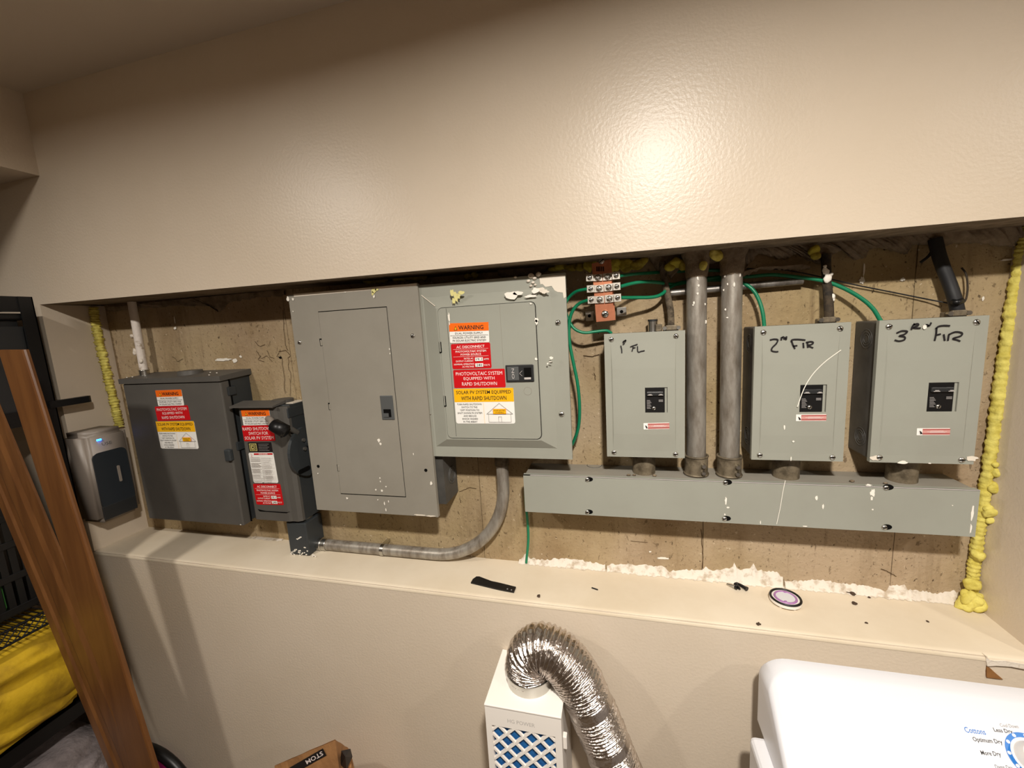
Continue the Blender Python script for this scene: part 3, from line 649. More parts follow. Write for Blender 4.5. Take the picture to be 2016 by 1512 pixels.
hand(e1, [[(388, 285), (396, 320), (398, 355)], [(437, 232), (408, 252), (422, 262), (407, 278)], [(412, 246), (440, 236)], [(436, 234), (430, 252)], [(502, 282), (500, 312), (492, 340)], [(475, 298), (505, 286), (545, 272)], [(500, 308), (525, 303)], [(543, 290), (548, 343), (580, 338), (610, 332)]], 1140, 620, k1, 0.0028)
k2 = 280 / 1283
hand(e2, [[(347, 318), (385, 310), (418, 316), (405, 350), (368, 388), (364, 415), (400, 424), (424, 422)], [(452, 292), (450, 320)], [(452, 298), (470, 290), (478, 312)], [(480, 300), (490, 295)], [(497, 284), (494, 312), (482, 304)], [(545, 330), (556, 365), (574, 398)], [(540, 336), (548, 316), (600, 312), (668, 318)], [(556, 374), (595, 368)], [(648, 342), (652, 390)], [(686, 340), (690, 388)], [(672, 340), (718, 332), (738, 342), (722, 358), (692, 366), (715, 380), (738, 390)]], 1440, 600, k2)
k3 = 376 / 1496
hand(e3, [[(498, 302), (540, 284), (582, 288), (560, 310), (520, 324), (560, 330), (560, 352), (520, 364), (482, 356)], [(640, 226), (622, 250), (614, 276)], [(630, 236), (662, 228), (668, 240), (630, 258), (655, 262), (688, 262)], [(712, 238), (720, 262)], [(714, 244), (738, 236), (748, 248)], [(770, 218), (758, 240), (740, 246)], [(812, 262), (808, 310), (796, 362)], [(804, 268), (830, 248), (870, 242), (918, 244)], [(806, 318), (846, 308)], [(868, 310), (876, 362)], [(908, 312), (900, 362)], [(905, 314), (960, 292), (1010, 300), (1000, 324), (940, 344), (975, 356), (998, 366)]], 1640, 580, k3)
mb = MB(); mb.ribbon(crom([U(x, y, YS - 0.0005) for x, y in ((1656, 689), (1627, 710), (1605, 731), (1591, 750), (1583, 765))], 6), 0.0018); mb.ribbon(crom([U(x, y, YE - 0.0065) for x, y in ((1583, 765), (1577, 780), (1570, 801))], 4), 0.0018)
mb.build('scratch', 'spat', e2)
splatter(e2, [(1544, 841, 1.3, 5), (1561.5, 869, 2, 2), (1557, 903, 1.2, 5)], YE - 0.0026, seed=90)
splatter(e3, [(1820.5, 643, 3, 4), (1777, 910, 8, 3), (1830, 912, 2, 1)], YE - 0.0026, seed=95)
splatter(e3, [(1723, 902, 9, 5), (1913, 902, 9, 5)], YE - 0.001, m='cream_paint', name='paint_patch', seed=99)
# loose pipe strap lug behind the first box
t = thing('conduit_bushing', U(1285, 645, 0.15), 'small dark round bushing standing on the roof of the 1st FL breaker box', 'bushing')
p = ORIGIN[t.name]
MB().cyl((p.x, 0.15, -0.0445), (p.x, 0.15, -0.018), 0.012, seg=20).build('collar', 'steel', t)
MB().cyl((p.x, 0.15, -0.018), (p.x, 0.15, -0.013), 0.0125, seg=20).build('rim', 'latch_dark', t)
MB().box(p.x + 0.006, p.x + 0.022, 0.135, 0.15, -0.0445, -0.026, 0.002).build('set_screw_boss', 'fitting', t)

# ------------------------------------------------------------------ wireway
YW = 0.084
wx0, wx1, wz0, wz1 = -0.262, 0.768, -0.534, -0.424
wt = thing('wireway', ((wx0 + wx1) / 2, YC, wz0), 'long grey metal wireway trough running under the three breaker boxes', 'wireway')
MB().box(wx0 + 0.004, wx1 - 0.004, YW + 0.004, YC, wz0 + 0.002, wz1 - 0.0015).build('trough', 'grey_warm', wt)
mb = MB(); mb.box(wx0, wx1, YW, YW + 0.003, wz0, wz1); mb.box(wx0, wx1, YW, YW + 0.014, wz1 - 0.002, wz1)
mb.build('cover', 'grey', wt)
for px in ((1157, 944), (1157, 1008), (1429, 950), (1427, 1021), (1745, 960), (1742, 1038)):
    p = U(*px, YW); mb = MB(); mb.prism_y([(p.x + 0.004 + a * 0.010, p.z + 0.001 + b * 0.0065) for a, b in ((math.cos(k * math.pi / 9), math.sin(k * math.pi / 9)) for k in range(18))], YW - 0.0005, YW + 0.002)
    s = mb.build('keyhole_slot', 'hole', wt)
    screw(s, p - Vector((0.001, 0.0004, 0)), 0.006, ang=0.5)
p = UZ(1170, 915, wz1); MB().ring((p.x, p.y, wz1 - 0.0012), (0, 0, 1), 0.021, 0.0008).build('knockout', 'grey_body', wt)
splatter(wt, [(1429, 985, 2, 9), (1433, 999, 3, 2), (1607, 980, 2.5, 5), (1620, 997, 1.5, 5), (1718, 970, 4, 8), (1716, 981, 2, 4), (1718, 1003, 1.5, 1.5), (1710, 955, 5, 2), (1427, 1013, 1.5, 2), (1497, 1028, 1, 4), (1585, 1036, 4, 1.2), (1914, 1010, 2, 14), (1911, 1040, 1.5, 10), (1875, 995, 1, 1)], YW - 0.0002, seed=120)
mb = MB(); mb.ribbon(crom([U(x, y, YW - 0.0008) for x, y in ((1546, 946), (1541, 970), (1536, 1000), (1529, 1032))], 5), 0.0012); mb.build('scratch', 'spat', wt)
mb = MB(); mb.box(wx0 + 0.02, wx1, YW - 0.0003, YW + 0.001, wz1 - 0.0012, wz1 + 0.0003); mb.build('worn_edge', 'ink_pale', wt)
mb = MB(); rnd = random.Random(4)
for i in range(9):
    x = -0.1 + rnd.random() * 0.8; mb.ball((x, 0.1 + rnd.random() * 0.06, wz1 + 0.002), 0.004 + 0.006 * rnd.random(), 0.004, 0.0025, 0.3, 100, 1, i)
tag(mb.build('dust_crumbs', 'plaster', wt), kind='stuff')

# ------------------------------------------------------------------ big vertical conduits
for k, (xc, lb) in enumerate(((0.197, 'left one of the two big vertical galvanised conduits between the breaker boxes'), (0.2765, 'right one of the two big vertical galvanised conduits, beside the 2nd FLR box'))):
    t = thing('conduit', (xc, 0.133, wz1), lb, 'conduit', 'two big vertical conduits')
    MB().cyl((xc, 0.133, wz1 + 0.004), (xc - 0.002, 0.133, ZT - 0.004), 0.0235, seg=32).build('pipe', 'emt', t)
    hb = MB().cyl((xc, 0.133, wz1), (xc, 0.133, wz1 + 0.05), 0.0285, seg=32).build('hub', 'fitting', t)
    mb = MB(); mb.ring((xc, 0.133, wz1 + 0.051), (0, 0, 1), 0.0275, 0.003); mb.ring((xc, 0.133, wz1 + 0.003), (0, 0, 1), 0.0285, 0.003); mb.build('hub_rim', 'fitting', hb)
    for dz in (0.032, 0.013):
        MB().cyl((xc + 0.012, 0.108, wz1 + dz), (xc + 0.013, 0.098, wz1 + dz), 0.006, 0.005, seg=10).build('set_screw', 'steel', hb)
    mb = MB(); rnd = random.Random(k)           # crust of plaster round the top
    mb.tube([(xc - 0.002, 0.133, z) for z in (0.148, 0.137, 0.125, 0.112, 0.10, 0.09, 0.083)], [0.036, 0.034, 0.029, 0.0275, 0.0265, 0.0255, 0.0242], 24, rfun=lambda i, th, p: 1 + 0.11 * noise.noise(p * 60 + Vector((3 * math.cos(th), 3 * math.sin(th), k * 9))))
    mb.build('plaster_collar', 'plaster', t)
    mb = MB()
    for i in range(7):
        th = -math.pi / 2 + (rnd.random() - 0.5) * 2.2; z = 0.08 - rnd.random() ** 2 * 0.11
        mb.ball((xc - 0.002 + 0.0235 * math.cos(th), 0.133 + 0.0235 * math.sin(th), z), 0.0018 + 0.002 * rnd.random(), 0.0012, 0.002 + 0.006 * rnd.random(), 0.3, 200, 1, i)
    tag(mb.build('paint_spots', 'spat', t), kind='stuff')

# ------------------------------------------------------------------ bent conduit and pull elbow
t = thing('bent_conduit', (-0.7, 0.148, lz(-0.7)), 'grey metal conduit sweeping from the ledge up into the solar panel', 'conduit')
zc0 = lz(-0.8) + 0.0205; R = 0.245; xe = -0.341; pts = [(-1.0, 0.148, zc0), (-0.8, 0.148, zc0)]
for i in range(17):
    a = math.pi / 2 * i / 16; pts.append((xe - R + R * math.sin(a), 0.148, zc0 + R - R * math.cos(a)))
pts += [(xe, 0.148, -0.40), (xe, 0.148, -0.3585)]
MB().tube(pts, 0.0185, 24).build('pipe', 'emt', t)
for x in (-0.775,):
    mb = MB(); mb.cyl((x - 0.006, 0.148, zc0), (x + 0.006, 0.148, zc0), 0.0203, seg=24); mb.box(x - 0.005, x + 0.005, 0.148, YC + 0.002, zc0 + 0.012, zc0 + 0.0205); mb.build('strap', 'steel', t)
mb = MB(); mb.cyl((-1.0298, 0.148, zc0), (-0.995, 0.148, zc0), 0.0205, seg=24); c = mb.build('connector', 'steel', t)
mb = MB(); mb.ring((-0.996, 0.148, zc0), (1, 0, 0), 0.02, 0.0022); mb.ring((-1.016, 0.148, zc0), (1, 0, 0), 0.0205, 0.0025); mb.build('ring', 'steel', c)
MB().cyl((xe, 0.148, -0.385), (xe, 0.148, -0.42), 0.0215, seg=24).build('top_connector', 'fitting', t)
t = thing('conduit_elbow_body', (-1.065, 0.14, lz(-1.07)), 'dark grey square elbow fitting on the ledge under the safety switch', 'elbow fitting')
MB().box(-1.108, -1.030, 0.098, 0.178, lz(-1.07) + 0.003, -0.628, 0.004).build('body', 'dark_side', t)
MB().cyl((-1.07, 0.14, -0.632), (-1.07, 0.14, -0.6215), 0.03, seg=24).build('locknut', 'steel', t)
mb = MB(); rnd = random.Random(8)
for i in range(26):
    x = -1.106 + rnd.random() * 0.10; jag(mb, Vector((x, 0.0975, lz(x) + 0.003 + 0.02 * rnd.random() ** 2)), 0.004, 0.003, i, 8)
for i, (x, z) in enumerate(((-1.062, -0.683), (-1.056, -0.679), (-1.07, -0.687), (-1.045, -0.716))): jag(mb, Vector((x, 0.0975, z)), 0.006, 0.0025, 40 + i, 9)
tag(mb.build('paint_splatter', 'spat', t), kind='stuff')

# ------------------------------------------------------------------ large solar disconnect on the left
YB = 0.068
x0, x1, z0, z1 = -1.688, -1.256, -0.637, -0.112
b1 = thing('disconnect_box', (x0 / 2 + x1 / 2, YC, z0), 'large dark grey hooded disconnect box with three solar labels', 'disconnect box')
MB().box(x0 + 0.006, x1 - 0.004, YB + 0.018, YC, z0 + 0.004, z1 - 0.006, 0.002).build('case', 'dark_side', b1)
mb = MB(); mb.box(x0, x1, YB, YB + 0.032, z0, z1 - 0.022, 0.004); mb.build('door', 'dark_grey', b1)
mb = MB(); mb.prism_x([(YB - 0.006, z1 - 0.021), (YB - 0.006, z1 - 0.004), (YC, z1 + 0.006), (YC, z1 - 0.013), (YB + 0.03, z1 - 0.018)], x0 - 0.007, x1 + 0.007); hood = mb.build('hood', 'dark_grey', b1)
mb = MB(); p = U(374, 727, 0.13); mb.cyl((p.x, 0.13, z1 - 0.006), (p.x, 0.13, z1 + 0.013), 0.040, 0.036, seg=28); mb.build('hub_cap', 'dark_grey', hood)
for z in (-0.17, -0.36):
    MB().box(x1 - 0.004, x1 + 0.004, YB + 0.02, YB + 0.052, z - 0.016, z + 0.014, 0.003).build('side_clip', 'dark_side', b1)
    screw(b1, (x1 - 0.006, YB + 0.018, z), 0.004)
MB().box(x1 - 0.020, x1 + 0.004, YB - 0.012, YB + 0.004, -0.402, -0.362, 0.004).build('padlock_hasp', 'dark_side', b1)
MB().box(x1 - 0.003, x1 + 0.0025, YB + 0.031, YB + 0.034, z0 + 0.002, z1 - 0.02).build('door_seam', 'hole', b1)
YBl = YB
sticker(b1, 'warning_label', rectpx((306, 768.5), (358, 767), (362, 798), (312, 799.5), YBl), YBl, 'label_white', p_warning, 'orange and white dual power supply warning label')
sticker(b1, 'rapid_shutdown_label', rectpx((306, 800.5), (369, 798), (376.5, 826.5), (309.5, 829), YBl), YBl, 'label_red', p_pv, 'red label with white capitals')
sticker(b1, 'solar_label', rectpx((307, 829.5), (382, 829), (391.5, 883.5), (317, 883), YBl), YBl, 'label_white', p_solar, 'yellow and white label with a house drawing')
mb = MB(); rnd = random.Random(12)
for i, (x, y) in enumerate(((427, 734), (412, 738), (474, 1033), (250, 743), (261, 742), (414, 733))): jag(mb, U(x, y, YB - 0.0065 if y < 800 else YB - 0.0005), 0.004, 0.0016, i, 8)
tag(mb.build('paint_splatter', 'spat', b1), kind='stuff')

# painted pipe into its roof
t = thing('painted_conduit', U(280, 728, 0.14), 'vertical pipe smeared with white paint entering the large disconnect box', 'conduit')
p = U(283, 728, 0.14); q = U(266, 600, 0.14)
MB().cyl((p.x, 0.14, z1 + 0.002), (p.x + 0.004, 0.14, ZT + 0.008), 0.0125, seg=24).build('pipe', 'painted_pipe', t)
mb = MB(); mb.cyl((p.x, 0.14, z1 - 0.001), (p.x, 0.14, z1 + 0.018), 0.0155, seg=24); mb.ring((p.x, 0.14, z1 + 0.018), (0, 0, 1), 0.0145, 0.0025); mb.build('connector', 'steel', t)
mb = MB()
for i, (dx, z) in enumerate(((-0.012, -0.02), (-0.013, -0.028), (-0.008, 0.03), (0.010, -0.06))): mb.ball((p.x + dx, 0.13, z), 0.007, 0.006, 0.009, 0.3, 90, 2, i)
tag(mb.build('paint_lumps', 'white_plaster', t), kind='stuff')

# ------------------------------------------------------------------ safety switch
YSW = 0.084
x0, x1, z0, z1 = -1.222, -1.034, -0.6205, -0.219
s1 = thing('safety_switch', (x0 / 2 + x1 / 2, YC, z0), 'narrow dark grey safety switch with side lever and black grip', 'safety switch')
mb = MB(); mb.box(x0 + 0.004, x1, YSW + 0.02, YC, z0, z1 - 0.002, 0.003); mb.build('case', 'dark_side', s1)
mb = MB(); mb.prism_z([(x0, YSW + 0.022), (x0, YSW + 0.005), (x0 + 0.008, YSW), (x1 - 0.045, YSW), (x1 - 0.034, YSW + 0.004), (x1 - 0.012, YSW + 0.004), (x1, YSW + 0.012), (x1, YSW + 0.022)], z0 + 0.003, z1 - 0.006); mb.build('cover', 'dark_grey', s1)
mb = MB(); mb.prism_x([(YSW - 0.016, z1 - 0.004), (YSW - 0.016, z1 + 0.001), (YC - 0.06, z1 + 0.010), (YC - 0.06, z1)], x0 - 0.014, x1 - 0.03); mb.build('drip_hood', 'dark_grey', s1)
mb = MB(); mb.cyl((-1.095, 0.145, z1 - 0.004), (-1.095, 0.145, z1 + 0.010), 0.035, 0.033, seg=28); mb.build('hub_cap', 'dark_grey', s1)
mb = MB(); mb.box(x1 - 0.05, x1 - 0.002, YSW + 0.04, YC - 0.008, z1 - 0.004, z1 + 0.0005); mb.build('paint_film', 'cream_paint', s1)
MB().box(x1 - 0.004, x1 + 0.002, YSW + 0.01, YC - 0.004, z1 - 0.045, z1 - 0.012, 0.002).build('side_lip', 'dark_side', s1)
# lever: crescent plate on the side with a pivot, an arm and a black grip
px_ = x1 + 0.010
c0 = Vector((px_, 0.145, -0.345)); out = []
def arc(cy, cz, r, a0, a1, n): return [(cy + r * math.cos(math.radians(a0 + (a1 - a0) * i / n)), cz + r * math.sin(math.radians(a0 + (a1 - a0) * i / n))) for i in range(n + 1)]
outl = arc(0.150, -0.385, 0.088, 118, 262, 16) + [(0.152, -0.455), (0.148, -0.44), (0.146, -0.40), (0.160, -0.35), (0.160, -0.31), (0.13, -0.302)]
mb = MB(); mb.prism_x(outl, px_ - 0.004, px_ + 0.006); mb.build('lever_plate', 'dark_side', s1)
mb = MB(); mb.prism_x(rrect(0.086, 0.140, -0.452, -0.437, 0.007, 4), px_ + 0.0055, px_ + 0.0075); mb.build('lever_slot', 'hole', s1)
MB().ring((px_ + 0.007, 0.113, -0.4445), (1, 0, 0), 0.03, 0.0012, 20, 5)
MB().cyl((x1 - 0.002, 0.148, -0.36), (px_ + 0.014, 0.148, -0.36), 0.016, seg=18).build('pivot', 'dark_side', s1)
for z in (-0.345, -0.375): MB().cyl((px_ + 0.004, 0.125, z), (px_ + 0.012, 0.125, z), 0.006, seg=12).build('rivet', 'dark_grey', s1)
g0, g1 = U(535, 823, 0.03), U(560, 843, 0.02)
mb = MB(); mb.tube([(px_ + 0.001, 0.11, -0.315), (px_ + 0.001, 0.08, -0.292), (px_ - 0.002, 0.062, -0.281)], 0.009, 10); mb.build('lever_arm', 'dark_grey', s1)
ga = Vector(U(536, 838, 0.04)); gb = Vector(U(560, 850, 0.035))
mb = MB(); bm = bmesh.new(); bmesh.ops.create_cone(bm, cap_ends=True, segments=20, radius1=0.0205, radius2=0.022, depth=0.052); bmesh.ops.bevel(bm, geom=[e for e in bm.edges if len(e.link_faces) == 2 and any(len(f.verts) > 4 for f in e.link_faces)], offset=0.005, segments=2, affect='EDGES')
dirv = Vector((0.82, 0.12, -0.55)).normalized(); bm.transform(Matrix.Translation(U(550, 843, 0.036)) @ dirv.to_track_quat('Z', 'Y').to_matrix().to_4x4()); mb.bm(bm, True); bm.free(); mb.build('lever_grip', 'black', s1)
mb = MB(); mb.tube([Vector(U(528, 824, 0.07)), Vector(U(534, 828, 0.055)), ga], 0.010, 12); mb.build('grip_neck', 'silver_plastic', s1)
YL = YSW - 0.0002
sticker(s1, 'warning_label', rectpx((479, 807.5), (533, 807), (531.5, 836.5), (475.5, 837), YL), YL, 'label_white', p_warning, 'orange and white dual power supply warning label')
sticker(s1, 'rapid_shutdown_label', rectpx((476, 837.5), (535, 837), (545, 867), (481, 869), YL), YL, 'label_red', p_switchfor, 'red rapid shutdown switch label')
def plate(F):
    F.rect(0.05, 0.12, 0.36, 0.88, 'ink_yellow'); F.rect(0.075, 0.18, 0.335, 0.82, 'ink'); F.rect(0.11, 0.26, 0.30, 0.74, 'ink_yellow'); F.rect(0.13, 0.31, 0.28, 0.69, 'ink')
    F.text('D', 0.205, 0.5, 0.11, 0.34, 'ink_yellow', True)
    for k in range(5): F.rect(0.46, 0.16 + 0.16 * k, 0.9 - 0.06 * (k % 2), 0.2 + 0.16 * k, 'ink_grey')
sticker(s1, 'maker_plate', rectpx((488, 871), (534, 870.5), (537, 889.5), (491, 890), YL), YL, 'ink', plate, 'black plate with a square logo')
def instr(F):
    F.rect(0.22, 0.02, 0.97, 0.07, 'label_red'); F.text('DANGER', 0.6, 0.045, 0.36, 0.032, 'ink_white', True)
    F.line([(0.1, 0.03), (0.14, 0.08), (0.1, 0.12), (0.16, 0.16)], 0.0012, 'label_red')
    rnd = random.Random(5)
    for c in (0.05, 0.52):
        for k in range(26):
            if k % 6 == 5: continue
            F.rect(c, 0.15 + k * 0.0305, c + 0.42 * (0.75 + 0.25 * rnd.random()), 0.162 + k * 0.0305, 'ink_pale')
    F.poly([(0.46, 0.945), (0.54, 0.945), (0.5, 0.975)], 'ink')
sticker(s1, 'instruction_label', rectpx((490, 891), (538.5, 891), (548, 950.5), (499, 950.5), YL), YL, 'label_white', instr, 'white sheet of small print with red danger heading')
sticker(s1, 'disconnect_label', rectpx((498.5, 952), (552, 953), (559, 994), (505, 993.5), YL), YL, 'label_red', p_acdisc, 'red label with handwritten current and voltage')
mb = MB(); mb.prism_y([(U(508, 1003, YL).x, -0.580), (U(512, 1008, YL).x, -0.587), (-1.085, -0.587), (-1.072, -0.581), (-1.08, -0.5835), (-1.17, -0.5845)], YL - 0.001, YL + 0.001); mb.build('cover_slot', 'hole', s1)

# ------------------------------------------------------------------ copper ground bar
YG = 0.092
t = thing('ground_bar', (-0.03, YG, -0.012), 'copper ground bar with six tinned lugs fixed to the concrete', 'ground bar')
a, b, c, d = U(1165, 519, YG), U(1203, 510, YG), U(1212, 630, YG), U(1174, 634, YG)
mb = MB(); mb.prism_y([(a.x, a.z), (b.x, b.z), (c.x, c.z), (d.x, d.z)], YG, YG + 0.007); bar = mb.build('bar', 'copper', t)
bm_ = U(1191.4, 618, YG); screw(t, bm_, 0.0095, name='mounting_bolt'); screw(t, U(1184, 514, YG), 0.008, name='mounting_bolt')
mb = MB()
for x in (1175, 1178, 1181, 1184.5, 1188): p = U(x, 529.5, YG); mb.box(p.x - 0.0013, p.x + 0.0013, YG - 0.0005, YG + 0.0005, p.z - 0.006, p.z + 0.006)
mb.build('stamped_mark', 'hole', bar)
lugs = (((1154, 541), (1185.5, 539), (1186, 552), (1154.5, 554), 'L'), ((1187, 538), (1220, 535), (1220.5, 549), (1187, 552), 'R'),
        ((1155.4, 562.5), (1188, 560), (1188.7, 574), (1156, 576), 'L'), ((1189, 559), (1221, 556), (1221.5, 570.5), (1189.5, 573.5), 'R'),
        ((1157, 584), (1189, 582), (1189.5, 596), (1157.5, 598), 'L'), ((1190.5, 581), (1222.5, 578), (1223, 593), (1191, 596), 'R'))
for q in lugs:
    cx, cz, wd, ht, an = rectpx(*q[:4], YG - 0.012); sgn = -1 if q[4] == 'L' else 1
    ca, sa = math.cos(an), math.sin(an)
    def rot(u, v): return (cx + u * ca - v * sa, cz + u * sa + v * ca)
    mb = MB(); fo, fi = sgn * wd / 2, sgn * wd * 0.06
    mb.prism_y([rot(min(fo, fi), -ht / 2), rot(max(fo, fi), -ht / 2), rot(max(fo, fi), ht / 2), rot(min(fo, fi), ht / 2)], YG - 0.015, YG - 0.0002)
    l = mb.build('lug', 'lug', t)
    fo, fi = sgn * wd * 0.055, -sgn * wd / 2
    mb = MB(); mb.prism_y([rot(min(fo, fi), -ht / 2), rot(max(fo, fi), -ht / 2), rot(max(fo, fi), ht / 2), rot(min(fo, fi), ht / 2)], YG - 0.005, YG - 0.0002); mb.build('lug_tongue', 'lug', l)
    x, z = rot(sgn * wd * 0.28, 0); screw(l, (x, YG - 0.015, z), 0.0062, name='clamp_screw', ang=0.1 + an)
    x, z = rot(-sgn * wd * 0.22, 0); screw(l, (x, YG - 0.005, z), 0.0078, name='bolt', slot=False)
MB().cyl((bm_.x, YG + 0.006, bm_.z), (bm_.x, YC, bm_.z), 0.009, seg=14).build('standoff', 'fitting', t)
for q in (((1152, 613), (1168, 612), (1169, 631), (1153, 632)), ((1213.5, 606), (1233, 604), (1234, 621), (1214.5, 623))):
    cx, cz, wd, ht, an = rectpx(*q, 0.17); mb = MB(); mb.box(cx - wd / 2, cx + wd / 2, 0.17, YC, cz - ht / 2, cz + ht / 2, 0.001); br = mb.build('bracket', 'steel', t)
    MB().cyl((cx, 0.1692, cz), (cx, 0.172, cz), 0.0045, seg=12).build('bracket_hole', 'hole', br)

# ------------------------------------------------------------------ wires and cables
def wire(pts, r, m, label, name='ground_wire', cat='wire', group=None, n=7, seg=10):
    P = crom([U(x, y, Y) for x, y, Y in pts], n); o = MB().tube(P, r, seg).build(name, m)
    return tag(o, label, cat, group)
gw = 'green ground wires'
wire([(1156, 569, 0.084), (1135, 574, 0.105), (1120, 586, 0.12), (1112, 602, 0.12), (1106, 630, 0.13)], 0.0042, 'green', 'short green wire from the middle left lug bending behind the solar panel', group=gw)
wire([(1158, 591, 0.084), (1140, 598, 0.105), (1127, 613, 0.11), (1121, 635, 0.113), (1121, 670, 0.112), (1128, 710, 0.112), (1137, 755, 0.112), (1141, 800, 0.115), (1139, 840, 0.125), (1130, 868, 0.14), (1121, 884, 0.155)], 0.0044, 'green', 'long green wire hanging down beside the solar panel', group=gw)
wire([(1114, 615, 0.13), (1120, 632, 0.122), (1132, 648, 0.117), (1150, 655, 0.117), (1172, 653, 0.12), (1194, 651, 0.125), (1204, 656, 0.13)], 0.004, 'green', 'green wire curling into the top of the 1st FL breaker box', group=gw)
wire([(1221, 543, 0.084), (1245, 540, 0.11), (1270, 538, 0.14), (1300, 536, 0.172), (1340, 534, 0.176), (1400, 532, 0.176), (1440, 534, 0.176)], 0.0042, 'green', 'green wire from the top right lug running into shadow', group=gw)
wire([(1222, 564, 0.084), (1245, 558, 0.105), (1268, 555, 0.12), (1295, 556, 0.14), (1325, 560, 0.168), (1350, 556, 0.176), (1395, 548, 0.176), (1440, 544, 0.174), (1470, 545, 0.172), (1520, 541, 0.166), (1565, 545, 0.158), (1620, 553, 0.152), (1660, 567, 0.145), (1695, 587, 0.138), (1718, 607, 0.132), (1734, 632, 0.128)], 0.0044, 'green', 'green wire arching over to the 3RD FLR breaker box', group=gw)
wire([(1223, 586, 0.084), (1250, 586, 0.105), (1285, 585, 0.125), (1303, 579, 0.14), (1318, 566, 0.16), (1340, 557, 0.174), (1390, 552, 0.177), (1440, 551, 0.174), (1468, 560, 0.158), (1484, 573, 0.15), (1495, 593, 0.145), (1502, 618, 0.14), (1505, 646, 0.138)], 0.0044, 'green', 'green wire curving down into the 2nd FLR breaker box', group=gw)
wire([(1034, 955, 0.17), (1035, 990, 0.172), (1039, 1030, 0.174), (1040, 1065, 0.175), (1036, 1108, 0.174)], 0.004, 'green', 'green wire dropping from the wireway end to the ledge', group=gw)
wire([(1303, 515, 0.16), (1307, 545, 0.158), (1314, 580, 0.152), (1320, 612, 0.143), (1321, 640, 0.1365), (1321, 650, 0.1365)], 0.0085, 'cable', 'frayed grey brown cable entering the 1st FL breaker box', 'power_cable', 'cable')
wire([(1626, 500, 0.16), (1627, 540, 0.155), (1630, 580, 0.148), (1632, 615, 0.1385), (1632, 642, 0.1375)], 0.0098, 'cable_dark', 'brown cable with white paint spots entering the 2nd FLR breaker box', 'power_cable', 'cable')
wire([(1841, 470, 0.16), (1848, 500, 0.155), (1858, 530, 0.15), (1870, 560, 0.145), (1880, 590, 0.1385), (1886, 618, 0.1375), (1887, 630, 0.1375)], 0.0125, 'cable_black', 'thick black cable entering the 3RD FLR breaker box', 'power_cable', 'cable', seg=16)
wire([(1470, 529, 0.17), (1540, 531, 0.172), (1620, 546, 0.172), (1680, 560, 0.174), (1760, 576, 0.176), (1830, 590, 0.172), (1868, 597, 0.16)], 0.0016, 'cable_black', 'thin black wire strung to the thick black cable', 'thin_wire')
wire([(1893, 527, 0.17), (1902, 540, 0.165), (1905, 565, 0.16), (1902, 588, 0.155), (1895, 598, 0.15)], 0.0018, 'cable_dark', 'thin brown wire loop beside the thick black cable', 'thin_wire')
wire([(1842, 478, 0.165), (1830, 502, 0.165), (1812, 517, 0.17)], 0.003, 'cable_black', 'short black wire stub under the soffit', 'thin_wire')
wire([(1876, 594, 0.13), (1884, 595, 0.122), (1893, 592, 0.13)], 0.006, 'black', 'black tape band round the thick black cable', 'tape_band', 'tape')
o = MB().tube([U(1320, 577, 0.165), U(1580, 553, 0.165)], 0.0085, 14).build('galvanised_rod', 'emt_old'); tag(o, 'thin grey pipe lying level behind the two big conduits', 'pipe')
mb = MB()
for i, (x, y, r) in enumerate(((1625, 533, 5), (1630, 548, 6), (1637, 541, 3), (1639, 590, 3), (1638, 583, 4), (1623, 525, 3))): mb.ball(U(x, y, 0.141), r / 690, 0.003, r * 1.2 / 690, 0.35, 120, 2, i)
o = mb.build('paint_drips', 'spat'); tag(o, 'white paint drips on the brown cable', 'paint drips', kind='stuff')

# ------------------------------------------------------------------ plaster, joint compound and foam in the niche
def ragged(pts_top, pts_bot, Y, th, m, name, label, cat, seed=0, bulge=0.0):
    """ragged strip on the concrete: top and bottom outlines in pixels, subdivided and jittered"""
    rnd = random.Random(seed); A = []; n = 0
    def resample(p, k):
        out = []; L = len(p) - 1
        for i in range(k + 1):
            t = i / k * L; j = min(int(t), L - 1); f = t - j
            out.append((p[j][0] * (1 - f) + p[j + 1][0] * f, p[j][1] * (1 - f) + p[j + 1][1] * f))
        return out
    K = max(8, int(abs(pts_top[-1][0] - pts_top[0][0]) / 4)); T = resample(pts_top, K); B = resample(pts_bot, K); mb = MB(); vs = []
    for i in range(K + 1):
        jb = (rnd.random() - 0.4) * 5
        t = U(T[i][0], T[i][1], Y - th - bulge); b = U(B[i][0], B[i][1] + jb, Y - th * (0.4 + 0.6 * rnd.random())); mid = (t + b) / 2; mid.y -= bulge * rnd.random()
        vs += [t, mid, b, Vector((b.x, Y + 0.004, b.z))]
    mb.add(vs, [(4 * i + k, 4 * i + k + 1, 4 * i + k + 5, 4 * i + k + 4) for i in range(K) for k in range(3)], True)
    o = mb.build(name, m); tag(o, label, cat); return o
ragged([(1455, 488), (1500, 484), (1560, 478), (1640, 472), (1740, 464), (1850, 455), (2010, 441)], [(1455, 540), (1475, 520), (1490, 500), (1515, 502), (1545, 510), (1570, 498), (1600, 512), (1630, 520), (1640, 500), (1662, 488), (1685, 510), (1705, 508), (1712, 486), (1760, 490), (1785, 500), (1800, 480), (1830, 478), (1850, 486), (1880, 476), (1950, 478), (1990, 484), (2010, 480)], 0.178, 0.012, 'plaster', 'plaster_skirt', 'crumbling grey plaster hanging under the soffit on the right', 'plaster', 5, 0.01)
ragged([(1280, 505), (1340, 500), (1420, 492), (1460, 488)], [(1280, 512), (1296, 535), (1310, 530), (1322, 548), (1330, 520), (1420, 515), (1430, 530), (1460, 525)], 0.176, 0.014, 'plaster', 'plaster_skirt', 'lump of grey plaster round the frayed cable top', 'plaster', 7, 0.006)
